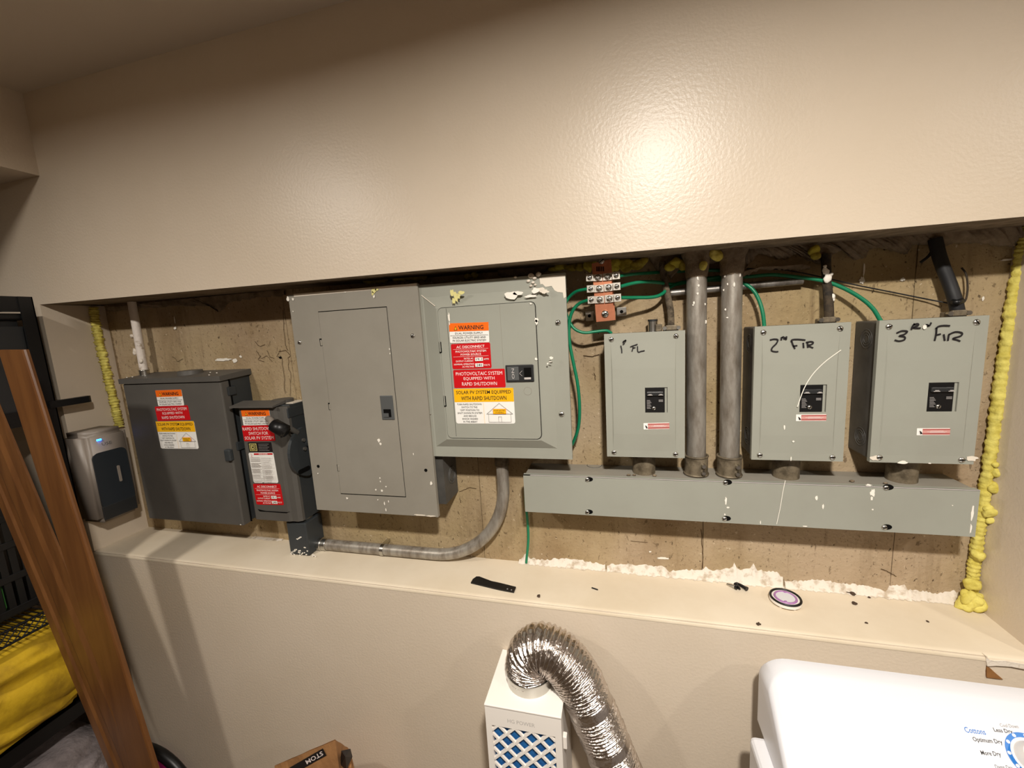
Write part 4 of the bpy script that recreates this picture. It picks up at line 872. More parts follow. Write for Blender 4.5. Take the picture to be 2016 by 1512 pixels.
ragged([(210, 605), (330, 592), (450, 580), (560, 570)], [(210, 612), (300, 604), (370, 600), (420, 600), (430, 612), (450, 592), (470, 590), (500, 584), (560, 580)], 0.182, 0.01, 'plaster', 'plaster_skirt', 'thin dark plaster crust above the large disconnect box', 'plaster', 9, 0.004)
ragged([(980, 530), (1010, 527), (1050, 522), (1080, 520)], [(980, 540), (1000, 552), (1040, 545), (1080, 530)], 0.17, 0.015, 'plaster', 'plaster_skirt', 'brown plaster lump above the solar panel', 'plaster', 10, 0.006)
ragged([(1462, 535), (1500, 525), (1540, 524), (1580, 520), (1595, 524)], [(1462, 545), (1500, 530), (1540, 528), (1570, 532), (1595, 529)], 0.165, 0.006, 'plaster', 'plaster_flap', 'torn plaster flap above the thin grey pipe', 'plaster', 11, 0.004)
# white joint compound along the back of the ledge
WC = [((1025, 1100), (1038, 1092), (1060, 1102), (1090, 1106), (1120, 1103), (1150, 1105), (1185, 1110)), ((1025, 1108), (1060, 1111), (1120, 1116), (1185, 1122))]
def compound(top, y_off, label, seed):
    rnd = random.Random(seed); mb = MB(); vs = []; n = 0; pts = []
    for i in range(len(top) - 1):
        a, b = top[i], top[i + 1]; k = max(2, int((b[0] - a[0]) / 3.5))
        for j in range(k): f = j / k; pts.append((a[0] + (b[0] - a[0]) * f, a[1] + (b[1] - a[1]) * f + (rnd.random() - 0.5) * 4))
    for x, y in pts:
        t = U(x, y, YC - 0.003); z = lz(t.x); t.z = max(t.z, z + 0.002)
        vs += [Vector((t.x, YC + 0.003, t.z + 0.001)), t, Vector((t.x, YC - 0.005 - 0.003 * rnd.random(), z + 0.003)), Vector((t.x, YC - 0.009 - 0.010 * rnd.random(), z + 0.0006))]
    mb.add(vs, [(4 * i + k, 4 * i + k + 1, 4 * i + k + 5, 4 * i + k + 4) for i in range(len(pts) - 1) for k in range(3)], True)
    return tag(mb.build('joint_compound', 'white_plaster'), label, 'joint compound')
compound([(1022, 1104), (1036, 1090), (1042, 1100), (1070, 1104), (1100, 1101), (1140, 1104), (1195, 1113)], 0, 'rough white joint compound around the green wire at the ledge', 1)
compound([(1195, 1113), (1215, 1112), (1240, 1112), (1305, 1117), (1318, 1126), (1345, 1122), (1380, 1124), (1390, 1116), (1400, 1124), (1440, 1120), (1446, 1110), (1455, 1123), (1478, 1120), (1484, 1112), (1492, 1124), (1530, 1128), (1545, 1142)], 0, 'broad white joint compound smear below the 2nd FLR box', 2)
compound([(1545, 1146), (1575, 1145), (1610, 1142), (1640, 1147), (1700, 1154), (1735, 1160), (1745, 1168), (1752, 1153), (1782, 1154), (1790, 1162), (1850, 1170), (1880, 1165), (1895, 1172)], 0, 'thin white joint compound line toward the yellow foam', 3)
compound([(500, 1058), (540, 1062), (562, 1066)], 0, 'short white compound strip left of the elbow fitting', 4)
# stray paint on the concrete
mb = MB()
for i, (x, y, rx, ry) in enumerate(((440, 708, 26, 4), (462, 710, 8, 6), (345, 646, 5, 4), (344, 630, 1.5, 10), (1305, 1099, 12, 3), (1697, 552, 4.5, 7), (1701, 530, 1.2, 14), (1777, 550, 4, 3), (1935, 588, 2, 4), (1988, 511, 14, 1.6), (474, 702, 4, 3), (1280, 1086, 3, 2))): jag(mb, U(x, y, YC - 0.002), rx / 640, ry / 640, 200 + i, 16)
tag(mb.build('paint_marks', 'spat'), 'white paint marks on the bare concrete', 'paint marks', kind='stuff')
# yellow expanding foam
def foam_bead(pts, r, m, label, seed=0, lump=0.35, freq=55, ridge=0.08):
    P = crom(pts, 30)
    mb = MB(); mb.tube(P, r, 16, rfun=lambda i, th, p: 1 + lump * noise.noise(p * freq + Vector((1.3 * math.cos(th), 1.3 * math.sin(th), seed))) + ridge * math.sin(i * 1.9 + 2 * noise.noise(p * 40)))
    return mb, label, m
mb, lb, m_ = foam_bead([U(2022, 440, 0.168), U(2012, 500, 0.168), U(1990, 620, 0.17), U(1972, 740, 0.17), U(1955, 860, 0.17), U(1938, 970, 0.17), U(1925, 1060, 0.172), U(1916, 1130, 0.172), U(1910, 1185, 0.17)], 0.0112, 'foam', '', 1, 0.3, 60, 0.12)
for i, (x, y, r) in enumerate(((1962, 930, 7), (1958, 960, 8), (1948, 1010, 9), (1952, 1022, 7), (1945, 1000, 6), (1957, 915, 5), (1912, 1180, 14), (1905, 1190, 13), (1922, 1188, 12), (1900, 1172, 8), (1916, 1150, 9), (1926, 1095, 8))):
    mb.ball(U(x, y, 0.158), r / 640, r * 0.8 / 640, r / 640, 0.3, 70, 3, i)
tag(mb.build('foam_bead', 'foam'), 'bright yellow foam bead down the right corner of the niche', 'spray foam')
mb, lb, m_ = foam_bead([UX(x, y, XL + 0.008) for x, y in ((184, 605), (191, 650), (202, 700), (214, 750), (226, 800), (236, 840))], 0.0125, 'foam', '', 5, 0.6, 90, 0.2)
tag(mb.build('foam_bead', 'foam'), 'rough yellow foam strip down the left corner of the niche', 'spray foam')
def foam_lump(bl, Y, label, m='foam_dark'):
    mb = MB()
    for i, (x, y, rx, ry) in enumerate(bl): mb.ball(U(x, y, Y), rx / 690, min(rx, ry) / 690 + 0.003, ry / 690, 0.3, 55, 3, i + x)
    return tag(mb.build('foam_lump', m), label, 'spray foam', 'yellow foam lumps under the soffit')
foam_lump([(726, 552, 14, 8), (740, 551, 14, 8), (755, 551, 10, 6)], 0.15, 'dark yellow foam lump above the flush door panel')
foam_lump([(793, 547, 18, 8), (815, 545, 20, 8), (832, 545, 10, 7)], 0.15, 'longer yellow foam lump where the two panels meet')
foam_lump([(921, 543, 6, 5), (935, 542, 7, 7)], 0.15, 'small yellow foam blob over the solar panel door')
foam_lump([(1100, 528, 16, 6), (1122, 526, 14, 7), (1140, 524, 8, 8), (1088, 530, 10, 4)], 0.15, 'yellow foam lump left of the copper ground bar')
foam_lump([(1160, 520, 9, 14), (1172, 512, 8, 5)], 0.145, 'yellow foam squeezed beside the copper bar top')
foam_lump([(1200, 518, 12, 14), (1213, 514, 12, 14), (1228, 520, 14, 10), (1246, 522, 14, 9), (1262, 516, 12, 8), (1208, 526, 9, 8), (1230, 530, 10, 6)], 0.145, 'largest yellow foam cluster right of the copper bar')
foam_lump([(1330, 517, 13, 8), (1345, 522, 9, 9), (1320, 524, 8, 7)], 0.145, 'yellow foam between the frayed cable and the left big conduit')
foam_lump([(1409, 500, 11, 10)], 0.12, 'round yellow foam ball between the two big conduits', 'foam')
foam_lump([(1385, 523, 6, 8)], 0.105, 'little yellow foam drip on the left big conduit', 'foam')
foam_lump([(1606, 492, 8, 7), (1606, 503, 7, 6)], 0.14, 'small yellow foam pair by the brown cable top')

# ------------------------------------------------------------------ things on the ledge
def onl(x, y, dz=0.0):
    z = lz(0.0) + dz
    for _ in range(4): p = UZ(x, y, z); z = lz(p.x) + dz
    return UZ(x, y, z)
ou = [(927, 1149), (931, 1142), (938, 1137), (944, 1137), (967, 1146), (985, 1150), (1016, 1158), (1012, 1168), (985, 1163), (955, 1156)]
P = [onl(*p) for p in ou]; zz = min(p.z for p in P)
mb = MB(); mb.prism_z([(p.x, p.y) for p in P], lz(-0.3) + 0.0005, lz(-0.3) + 0.0045); o = thing('bracket_strap', P[5], 'flat black plastic strap with small holes lying on the ledge', 'strap')
mb.build('strap_body', 'black', o)
for px in ((1007, 1162), (999, 1160)):
    p = onl(*px, 0.004); MB().cyl((p.x, p.y, lz(-0.3) + 0.0044), (p.x, p.y, lz(-0.3) + 0.0052), 0.0022, seg=10).build('strap_hole', 'ink_grey', o)
a, b = onl(1165, 1157, 0.002), onl(1177, 1161, 0.002); tag(MB().cyl(a, b, 0.0018, seg=10).build('plastic_pin', 'black'), 'tiny black pin alone on the ledge', 'pin')
def anchor(a, b, label, m='black', rh=0.0062):
    a, b = onl(*a, 0.006), onl(*b, 0.006); t = thing('wall_screw', ((a.x + b.x) / 2, (a.y + b.y) / 2, lz(a.x)), label, 'screw', 'loose screws on the ledge'); d = (b - a).normalized()
    MB().tube([a, a + (b - a) * 0.5, b], [0.0045, 0.0042, 0.002], 10).build('shank', m, t)
    MB().cyl(a - d * 0.004, a + d * 0.002, rh, rh * 0.8, seg=14).build('head', 'black', t)
anchor((1448, 1156), (1431, 1149), 'loose bright shafted screw with black head on the ledge', 'steel')
anchor((1468, 1158), (1450, 1147), 'loose black wall screw on the ledge, nearest the round cap')
anchor((1450, 1152), (1457, 1160), 'short loose black screw between two others on the ledge')
ca = onl(1546, 1186); L = lz(ca.x)
t = thing('sealing_disc', (ca.x, ca.y, L), 'round white cap with black seal and purple rim on the ledge', 'cap')
tilt = Matrix.Rotation(0.0, 4, 'X')
rr = (onl(1579, 1190) - onl(1514, 1172)).length / 2
mb = MB(); mb.cyl((ca.x, ca.y, L + 0.006), (ca.x, ca.y, L + 0.014), rr, seg=40); mb.build('disc', 'white_plastic', t)
MB().ring((ca.x, ca.y, L + 0.0145), (0, 0, 1), rr * 0.93, 0.003, 40).build('seal_ring', 'black', t)
MB().ring((ca.x, ca.y, L + 0.0145), (0, 0, 1), rr * 0.66, 0.0028, 40).build('purple_rim', 'purple', t)
MB().cyl((ca.x, ca.y, L + 0.014), (ca.x, ca.y, L + 0.0152), rr * 0.6, seg=40).build('centre', 'white_enamel', t)
for k in range(6):
    an = k * math.pi / 3 + 0.9; MB().cyl((ca.x + rr * 0.8 * math.cos(an), ca.y + rr * 0.8 * math.sin(an), L + 0.0003), (ca.x + rr * 0.8 * math.cos(an), ca.y + rr * 0.8 * math.sin(an), L + 0.008), 0.0035, seg=10).build('foot', 'white_plastic', t)
for an in (1.3, 4.4): MB().box(ca.x + rr * 0.6 * math.cos(an) - 0.003, ca.x + rr * 0.6 * math.cos(an) + 0.003, ca.y + rr * 0.6 * math.sin(an) - 0.003, ca.y + rr * 0.6 * math.sin(an) + 0.003, L + 0.013, L + 0.018, 0.001).build('notch_tab', 'purple', t)
for i, (x, y, r, lb) in enumerate(((1061, 1175, 3, 'dark crumb near the black strap on the ledge'), (1678, 1170, 4, 'brown plaster crumb on the ledge below the wireway end'), (1668, 1167, 2.5, 'smaller brown crumb beside the plaster crumb on the ledge'), (1682, 1189, 3.5, 'dark flake on the ledge toward the front'), (1711, 1177, 2, 'tiny dark speck on the ledge right of the crumbs'), (1896, 1195, 3, 'black crumb at the foot of the yellow foam'), (1706, 1227, 2, 'tiny speck near the ledge front edge'), (1493, 1230, 3, 'small grey chip on the ledge front edge'), (1826, 1224, 1.8, 'faint speck on the ledge in front of the foam'))):
    p = onl(x, y); tag(MB().ball((p.x, p.y, lz(p.x) + r / 1400), r / 620, r / 620, r / 1300, 0.35, 300, 2, i).build('crumb', 'crumb'), lb, 'crumb', 'crumbs on the ledge')
# torn drywall at the right end of the lower wall
mb = MB(); mb.prism_y([(U(x, y, 0.0).x, U(x, y, 0.0).z) for x, y in ((1938, 1289), (1946, 1297), (1955, 1299), (1975, 1299), (2030, 1308), (2050, 1322), (2015, 1316), (1990, 1311), (1960, 1309), (1942, 1310))], -0.0025, 0.006)
tag(mb.build('torn_drywall', 'white_plaster'), 'torn white drywall paper strip at the corner above the dryer', 'drywall')
mb = MB(); mb.prism_y([(U(x, y, 0.002).x, U(x, y, 0.002).z) for x, y in ((1941, 1311), (1950, 1316), (1962, 1327), (1974, 1337), (1942, 1333))], 0.0005, 0.006)
tag(mb.build('wood_stud', 'brown_wood_raw'), 'sliver of raw brown stud in the torn drywall corner', 'stud')

# ------------------------------------------------------------------ dispenser on the left reveal
X0 = -1.772; ya, yb = -0.024, 0.112; za, zb = -0.622, -0.292
d = thing('soap_dispenser', (XL, (ya + yb) / 2, za), 'silver wall dispenser with dark window and lit blue light', 'dispenser')
bm = bmesh.new(); bmesh.ops.create_cube(bm, size=1)
for v in bm.verts: v.co = Vector(((XL + X0) / 2 + v.co.x * (X0 - XL), (ya + yb) / 2 + v.co.y * (yb - ya), (za + zb) / 2 + v.co.z * (zb - za)))
bmesh.ops.bevel(bm, geom=[e for e in bm.edges if abs(e.verts[0].co.x - e.verts[1].co.x) > 0.01 or (e.verts[0].co.x > -1.8 and e.verts[1].co.x > -1.8)], offset=0.018, segments=4, affect='EDGES')
mb = MB(); mb.bm(bm, True); bm.free(); mb.build('body', 'silver_plastic', d)
mb = MB(); mb.prism_x(rrect(ya + 0.012, yb - 0.020, za + 0.05, zb - 0.075, 0.02, 5), X0 - 0.004, X0 + 0.0012); mb.build('window', 'smoke_plastic', d)
MB().box(X0 - 0.002, X0 + 0.002, ya + 0.01, yb - 0.02, za + 0.012, za + 0.062, 0.002).build('drip_tray', 'latch_dark', d)
mb = MB(); mb.prism_x(rrect(0.052, 0.060, -0.49, -0.43, 0.003, 3), X0 + 0.001, X0 + 0.0035); mb.build('level_slot', 'silver_plastic', d)
p = UX(195, 866, X0 + 0.001); MB().box(X0 - 0.001, X0 + 0.0018, p.y - 0.007, p.y + 0.007, p.z - 0.0028, p.z + 0.0028, 0.001).build('indicator_light', 'led', d)
F = Face((X0 + 0.0008, 0.02, p.z - 0.012), (0, 0.05, 0), (0, 0, -0.02), (1, 0, 0)); F.text('USE', 0.35, 0.3, 0.6, 0.5, 'latch'); F.build('marking', d)

# ------------------------------------------------------------------ black rack on the left with its contents
RKX = -1.818
rk = thing('storage_rack', (-2.1, -0.28, FLR), 'tall black metal storage rack along the left wall', 'rack')
for px, py in ((RKX, -0.05), (RKX, -0.52), (-2.5, -0.05), (-2.5, -0.52)):
    s = 1 if px > -2 else -1
    mb = MB(); mb.box(min(px, px - s * 0.028), max(px, px - s * 0.028), py - 0.003, py, FLR, 0.172); mb.box(min(px, px - s * 0.004), max(px, px - s * 0.004), py - 0.034 if py > -0.2 else py, py if py > -0.2 else py + 0.034, FLR, 0.172)
    mb.build('post', 'blackmetal', rk)
for z in (0.138, -0.22, -1.24, -1.72):
    mb = MB(); mb.box(-2.5, RKX - 0.005, -0.52, -0.05, z - 0.004, z + 0.004); mb.box(RKX - 0.008, RKX - 0.004, -0.52, -0.05, z - 0.014, z + 0.034); mb.box(-2.5, RKX - 0.005, -0.526, -0.52, z - 0.02, z + 0.02)
    mb.build('shelf', 'blackmetal', rk)
# wire shelf: rails and crossing wires
zw = -0.862
mb = MB()
for y in (-0.06, -0.52): mb.tube([(-2.5, y, zw), (RKX, y, zw)], 0.004, 6)
for z in (zw + 0.022, zw - 0.022): mb.tube([(RKX - 0.004, -0.06, z), (RKX - 0.004, -0.52, z)], 0.004, 6)
ws = mb.build('wire_shelf', 'blackmetal', rk)
mb = MB()
n = 22
for i in range(n):
    y = -0.06 - 0.46 * i / n
    for s in (0, 1):
        y2 = y - 0.46 / n * 2; a_, b_ = (zw - 0.022, zw + 0.022) if s else (zw + 0.022, zw - 0.022)
        mb.tube([(RKX - 0.004, y, a_), (RKX - 0.004, y2, b_)], 0.0019, 5)
mb.build('edge_lattice', 'blackmetal', ws)
mb = MB()
for i in range(30): y = -0.07 - 0.45 * i / 29; mb.tube([(-2.5, y, zw + 0.002), (RKX - 0.004, y, zw + 0.002)], 0.0018, 5)
mb.build('deck_wires', 'blackmetal', ws)
mb = MB(); mb.prism_z([(RKX - 0.014, -0.07), (RKX + 0.010, -0.07), (RKX + 0.010, 0.036), (RKX + 0.004, 0.044), (RKX - 0.014, 0.044)], -0.19, -0.168); mb.build('shelf_bracket', 'blackmetal', rk)
t = thing('shade_filler', (-2.2, -0.3, -0.215), 'added black tote on the rack shelf beside the niche', 'filler')  # added block, darkens the rack bay where only shaded wall belongs
bm = bmesh.new(); bmesh.ops.create_cube(bm, size=1)
for v in bm.verts: k = 0.985 if v.co.z < 0 else 1; v.co = Vector((-2.16 + v.co.x * 0.66 * k, -0.287 + v.co.y * 0.45 * k, -0.0575 + v.co.z * 0.313))
bmesh.ops.bevel(bm, geom=list(bm.edges), offset=0.02, segments=2, affect='EDGES'); mb = MB(); mb.bm(bm, False); bm.free(); mb.build('filler_body', 'latch_dark', t)
MB().box(-2.492, -1.828, -0.514, -0.060, 0.1, 0.12, 0.006).build('lid', 'black', t)
# basket of slats with green things
BKX = RKX - 0.09
bk = thing('slatted_basket', (-2.05, -0.27, zw + 0.005), 'black slatted plastic basket on the wire shelf', 'basket')
mb = MB(); mb.box(-2.3, BKX - 0.03, -0.46, -0.1, zw + 0.005, zw + 0.012); mb.build('base', 'black', bk)
for i in range(15):
    y = -0.46 + 0.36 * i / 14; MB().box(BKX - 0.036, BKX - 0.030, y - 0.0085, y + 0.0085, zw + 0.008, zw + 0.42).build('slat', 'black', bk)
for z in (zw + 0.02, zw + 0.13, zw + 0.24, zw + 0.33, zw + 0.41): MB().box(BKX - 0.038, BKX - 0.028, -0.468, -0.092, z - 0.012, z + 0.012, 0.002).build('band', 'black', bk)
MB().box(-2.31, BKX - 0.03, -0.468, -0.46, zw + 0.008, zw + 0.42).build('side', 'black', bk); MB().box(-2.31, BKX - 0.03, -0.1, -0.092, zw + 0.008, zw + 0.42).build('side', 'black', bk)
o = MB().box(-2.1, BKX - 0.05, -0.36, -0.2, zw + 0.013, zw + 0.21, 0.02).build('green_bottle', 'green_plastic'); tag(o, 'green plastic container glimpsed inside the black basket', 'container')
def cloth(name, c, rx, ry, rz, m, label, cat, seed, amp=0.14, fold=3.0, flat=0.6):
    bm = bmesh.new(); bmesh.ops.create_icosphere(bm, subdivisions=5, radius=1)
    for v in bm.verts:
        p = v.co.copy(); q = Vector((math.copysign(abs(p.x) ** flat, p.x), math.copysign(abs(p.y) ** flat, p.y), math.copysign(abs(p.z) ** flat, p.z)))
        f = 0.5 * amp * noise.noise(Vector((p.x * 1.2, p.y * 1.5, p.z * fold * 2.2 + p.y * 2)) + Vector((seed, 0, 0))) + amp * 0.6 * abs(noise.noise(Vector((p.x, p.y * 2 + p.z * 3, p.z * 5)) + Vector((seed * 2, 3, 0))))
        q = q * (1 - f); v.co = Vector((c[0] + q.x * rx, c[1] + q.y * ry, c[2] + q.z * rz))
    mb = MB(); mb.bm(bm, True); bm.free(); return tag(mb.build(name, m), label, cat)
cloth('yellow_blanket', (-2.08, -0.28, -1.062), 0.30, 0.22, 0.172, 'yellow_cloth', 'bundled bright yellow blanket stuffed on the rack shelf', 'blanket', 3, 0.16)
cloth('grey_blanket', (-2.08, -0.28, -1.53), 0.31, 0.22, 0.185, 'grey_cloth', 'fluffy grey blanket on the lowest rack shelf', 'blanket', 9, 0.14)

# two leaning boards
def board(name, left, right, Y, th, m, label, groove):
    """edges given as two pixels each on the plane Y; the board has a moulded face"""
    L0, L1 = U(*left[0], Y), U(*left[1], Y); R0, R1 = U(*right[0], Y), U(*right[1], Y)
    root = thing(name, (L1 + R1) / 2, label, 'board', 'two brown boards leaning on the rack')
    if groove: prof = [(0, 0.004), (0.04, 0), (0.2, 0), (0.24, 0.005), (0.34, 0.006), (0.42, 0.001), (0.66, 0.001), (0.74, 0.007), (0.86, 0.008), (0.92, 0.003), (1, 0.004)]
    else: prof = [(0, 0.006), (0.035, 0.001), (0.06, 0), (0.94, 0), (0.98, 0.002), (1, 0.006)]
    vs = []
    for a, b in ((L0, R0), (L1, R1)):
        for u, dy in prof: p = a.lerp(b, u); vs.append(p + Vector((0, dy, 0)))
        vs += [b + Vector((0, th, 0)), a + Vector((0, th, 0))]
    k = len(prof) + 2; mb = MB()
    mb.add(vs, [(i, (i + 1) % k, (i + 1) % k + k, i + k) for i in range(k)]); mb.add(vs[:k], [list(range(k))]); mb.add(vs[k:], [list(range(k))])
    mb.build('plank', m, root); return root
def ext(a, b, t): return (a[0] + (b[0] - a[0]) * t, a[1] + (b[1] - a[1]) * t)
la_, lb_ = (22, 780), (253, 1509); ra_, rb_ = (74, 780), (304, 1512)
board('leaning_board', (ext(la_, lb_, -0.125), ext(la_, lb_, 1.28)), (ext(ra_, rb_, -0.125), ext(ra_, rb_, 1.28)), -0.228, 0.012, 'wood', 'flat brown wooden board leaning in front, next to the dispenser', False)
la_, lb_ = (-90, 790), (210, 1509); ra_, rb_ = (-12, 790), (288, 1502)
board('leaning_board', (ext(la_, lb_, 0.24), ext(la_, lb_, 1.25)), (ext(ra_, rb_, 0.0), ext(ra_, rb_, 1.25)), -0.206, 0.010, 'wood2', 'moulded brown wooden board leaning behind the flat one', True)

# pink disc with black rim
pc = U(295, 1558, -0.05); t = thing('round_toy', (pc.x, -0.03, FLR), 'round pink disc with thick black rim leaning on the wall', 'disc')
rr = 0.205
mb = MB(); mb.cyl((pc.x, -0.038, pc.z - 0.02), (pc.x, -0.022, pc.z - 0.02), rr * 0.9, seg=48); mb.build('panel', 'pink', t)
MB().ring((pc.x, -0.03, pc.z - 0.02), (0, 1, 0), rr * 0.94, 0.018, 48, 10).build('rim', 'black', t)

# ------------------------------------------------------------------ crumpled paper bag
YBg = -0.17
bag = thing('paper_bag', (U(620, 1500, YBg).x, YBg + 0.06, FLR), 'crumpled brown paper bag with black band of white letters', 'bag')
def bp(x, y, dy=0.0): return U(x, y, YBg + dy)
tl, tr, trb, tlb = bp(541, 1507), bp(660, 1456), bp(690, 1476, 0.11), bp(600, 1498, 0.11)
rnd = random.Random(21); mb = MB(); nu, nv = 14, 10; vs = []
front_b = (Vector((tl.x - 0.01, tl.y - 0.05, FLR + 0.002)), Vector((tr.x + 0.02, tr.y - 0.05, FLR + 0.002)))
back_b = (Vector((tlb.x - 0.01, tlb.y + 0.03, FLR + 0.002)), Vector((trb.x + 0.02, trb.y + 0.03, FLR + 0.002)))
ring_t = [tl, tr, trb, tlb]; ring_b = [front_b[0], front_b[1], back_b[1], back_b[0]]
segs = 10; ringv = []
for j in range(9):
    f = j / 8; row = []
    for s in range(4):
        a = ring_t[s].lerp(ring_b[s], f); b = ring_t[(s + 1) % 4].lerp(ring_b[(s + 1) % 4], f)
        for i in range(segs):
            p = a.lerp(b, i / segs); p += Vector((noise.noise(p * 22), noise.noise(p * 22 + Vector((9, 0, 0))), noise.noise(p * 22 + Vector((0, 9, 0))) * (1 if j < 8 else 0))) * 0.007 * (1 if 0 < j < 8 else 0.3)
            if j == 8: p.z = FLR + 0.002
            row.append(p)
    ringv.append(row)
K = 4 * segs; mb.add([p for r in ringv for p in r], [(j * K + i, j * K + (i + 1) % K, (j + 1) * K + (i + 1) % K, (j + 1) * K + i) for j in range(8) for i in range(K)], False)
mb.build('paper', 'kraft', bag)
# folded top panel seen from above
top = [bp(541, 1507, -0.001), bp(660, 1456, -0.001), bp(668, 1478, 0.05), bp(690, 1474, 0.105), bp(692, 1512, 0.06), bp(600, 1532, 0.01)]
mb = MB(); c = sum(top, Vector()) / len(top); mb.add(top + [c + Vector((0, 0, 0.006))], [(i, (i + 1) % 6, 6) for i in range(6)]); mb.build('top_flap', 'kraft', bag)
o_, e_, s_ = bp(560, 1517, -0.004), bp(636, 1473, -0.004), bp(643, 1487, -0.004)
F = Face(o_, e_ - o_, s_ - e_, (0, -1, 0.4)); F.rect(0, 0, 1, 1, 'ink'); F.text('STOM', 0.74, 0.5, 0.42, 0.55, 'ink_white', True, rot=math.pi); F.build('printed_band', bag)
mb = MB(); mb.add([bp(668, 1512, 0.02), bp(672, 1478, 0.02), bp(690, 1474, 0.03), bp(694, 1490, 0.05), bp(682, 1516, 0.04), bp(680, 1490, 0.0)], [(0, 1, 5), (1, 2, 5), (2, 3, 5), (3, 4, 5), (4, 0, 5)]); mb.build('side_fold', 'ink', bag)

# ------------------------------------------------------------------ lint filter box and foil duct
bx0, bx1, by0, by1, bz0, bz1 = -0.329, -0.143, -0.173, 0.0, -1.36, -0.909
fb = thing('lint_filter_box', ((bx0 + bx1) / 2, -0.09, bz0), 'white lint filter box on the wall with blue mesh front', 'filter box')
MB().box(bx0 + 0.003, bx1 - 0.003, by0 + 0.016, by1 - 0.001, bz0, bz1 - 0.004, 0.003).build('case', 'white_plastic', fb)
MB().box(bx0 - 0.001, bx1 + 0.001, by0 - 0.002, by1 - 0.001, bz1 - 0.005, bz1, 0.0015).build('lid', 'white_plastic', fb)
gx0, gx1, gz1, gz0 = -0.314, -0.159, -0.966, -1.30
yf = by0
mb = MB()
for a, b, c, d_ in ((bx0, bx1, gz1, bz1 - 0.005), (bx0, bx1, bz0, gz0), (bx0, gx0, gz0, gz1), (gx1, bx1, gz0, gz1)): mb.box(a, b, yf, yf + 0.018, c, d_)
fr = mb.build('front_frame', 'white_plastic', fb)
MB().box(gx0, gx1, yf + 0.012, yf + 0.018, gz0, gz1).build('filter_pad', 'filter_blue', fb)
def clip_line(p, dv):
    ts = []
    for lo, hi, q, v in ((gx0, gx1, p[0], dv[0]), (gz0, gz1, p[1], dv[1])):
        a, b = (lo - q) / v, (hi - q) / v; ts.append((min(a, b), max(a, b)))
    t0, t1 = max(ts[0][0], ts[1][0]), min(ts[0][1], ts[1][1])
    return None if t1 <= t0 + 0.004 else ((p[0] + dv[0] * t0, p[1] + dv[1] * t0), (p[0] + dv[0] * t1, p[1] + dv[1] * t1))
stp = 0.0415
for sg in (1, -1):
    dv = (math.sqrt(0.5), sg * math.sqrt(0.5) * 1.0)
    for i in range(-14, 15):
        p = ((gx0 + gx1) / 2 + i * stp, gz1 - 0.02 * 1)
        s = clip_line(p, dv)
        if not s: continue
        mb = MB(); a, b = Vector((s[0][0], yf + 0.0035, s[0][1])), Vector((s[1][0], yf + 0.0035, s[1][1]))
        t_ = (b - a).normalized(); n_ = t_.cross(Vector((0, 1, 0))) * 0.0026; up = Vector((0, 0.003 + 0.0004 * sg, 0))
        mb.add([a + n_ - up, b + n_ - up, b - n_ - up, a - n_ - up, a + n_ + up, b + n_ + up, b - n_ + up, a - n_ + up], [(0, 1, 2, 3), (4, 7, 6, 5), (0, 4, 5, 1), (2, 6, 7, 3), (1, 5, 6, 2), (0, 3, 7, 4)])
        mb.build('lattice_bar', 'white_plastic', fr)
F = Face((bx0, yf, bz1 - 0.005), (bx1 - bx0, 0, 0), (0, 0, gz1 - bz1 + 0.005), (0, -1, 0)); F.text('HG POWER', 0.48, 0.6, 0.36, 0.2, 'ink_pale'); F.build('brand_print', fb)
MB().box(bx1 - 0.004, bx1 + 0.006, -0.14, -0.125, -1.035, -1.0, 0.002).build('side_clip', 'white_plastic', fb)
cc = UZ(1040, 1352, bz1)
MB().cyl((cc.x, -0.083, bz1 - 0.002), (cc.x, -0.083, bz1 + 0.03), 0.0590, seg=40).build('collar', 'steel', fb)
dk = thing('foil_duct', (cc.x, -0.083, bz1), 'silver foil flexible duct arching from the filter box behind the dryer', 'duct')
xc = cc.x
path = [(xc, -0.083, bz1 + 0.018), (xc - 0.001, -0.083, bz1 + 0.045), (xc + 0.008, -0.084, bz1 + 0.076), (xc + 0.040, -0.086, bz1 + 0.096), (xc + 0.082, -0.09, bz1 + 0.082), (xc + 0.120, -0.092, bz1 + 0.036), (xc + 0.148, -0.094, bz1 - 0.025), (xc + 0.175, -0.095, bz1 - 0.095), (xc + 0.205, -0.096, bz1 - 0.18), (xc + 0.245, -0.098, bz1 - 0.28), (xc + 0.30, -0.1, bz1 - 0.40)]
Pd = crom(path, 64); ln = 0; lens = [0]
for i in range(1, len(Pd)): ln += (Pd[i] - Pd[i - 1]).length; lens.append(ln)
def corr(i, th, p):
    s = lens[i]; band = 1.0
    for c_, w_ in ((0.275, 0.012), (0.385, 0.010)):
        if abs(s - c_) < w_: band = 0.0
    r = 1 + band * (0.045 * math.sin(s * 2 * math.pi / 0.0085) + 0.05 * noise.noise(Vector((math.cos(th) * 5, math.sin(th) * 5, s * 160))))
    return r * (1 + 0.02 * noise.noise(p * 30))
mb = MB(); mb.tube(Pd, 0.0565, 44, rfun=corr); mb.build('hose', 'foil', dk)
MB().cyl((xc, -0.083, bz1 + 0.0215), (xc, -0.083, bz1 + 0.031), 0.0612, seg=40, caps=False).build('foil_tape', 'steel', dk)

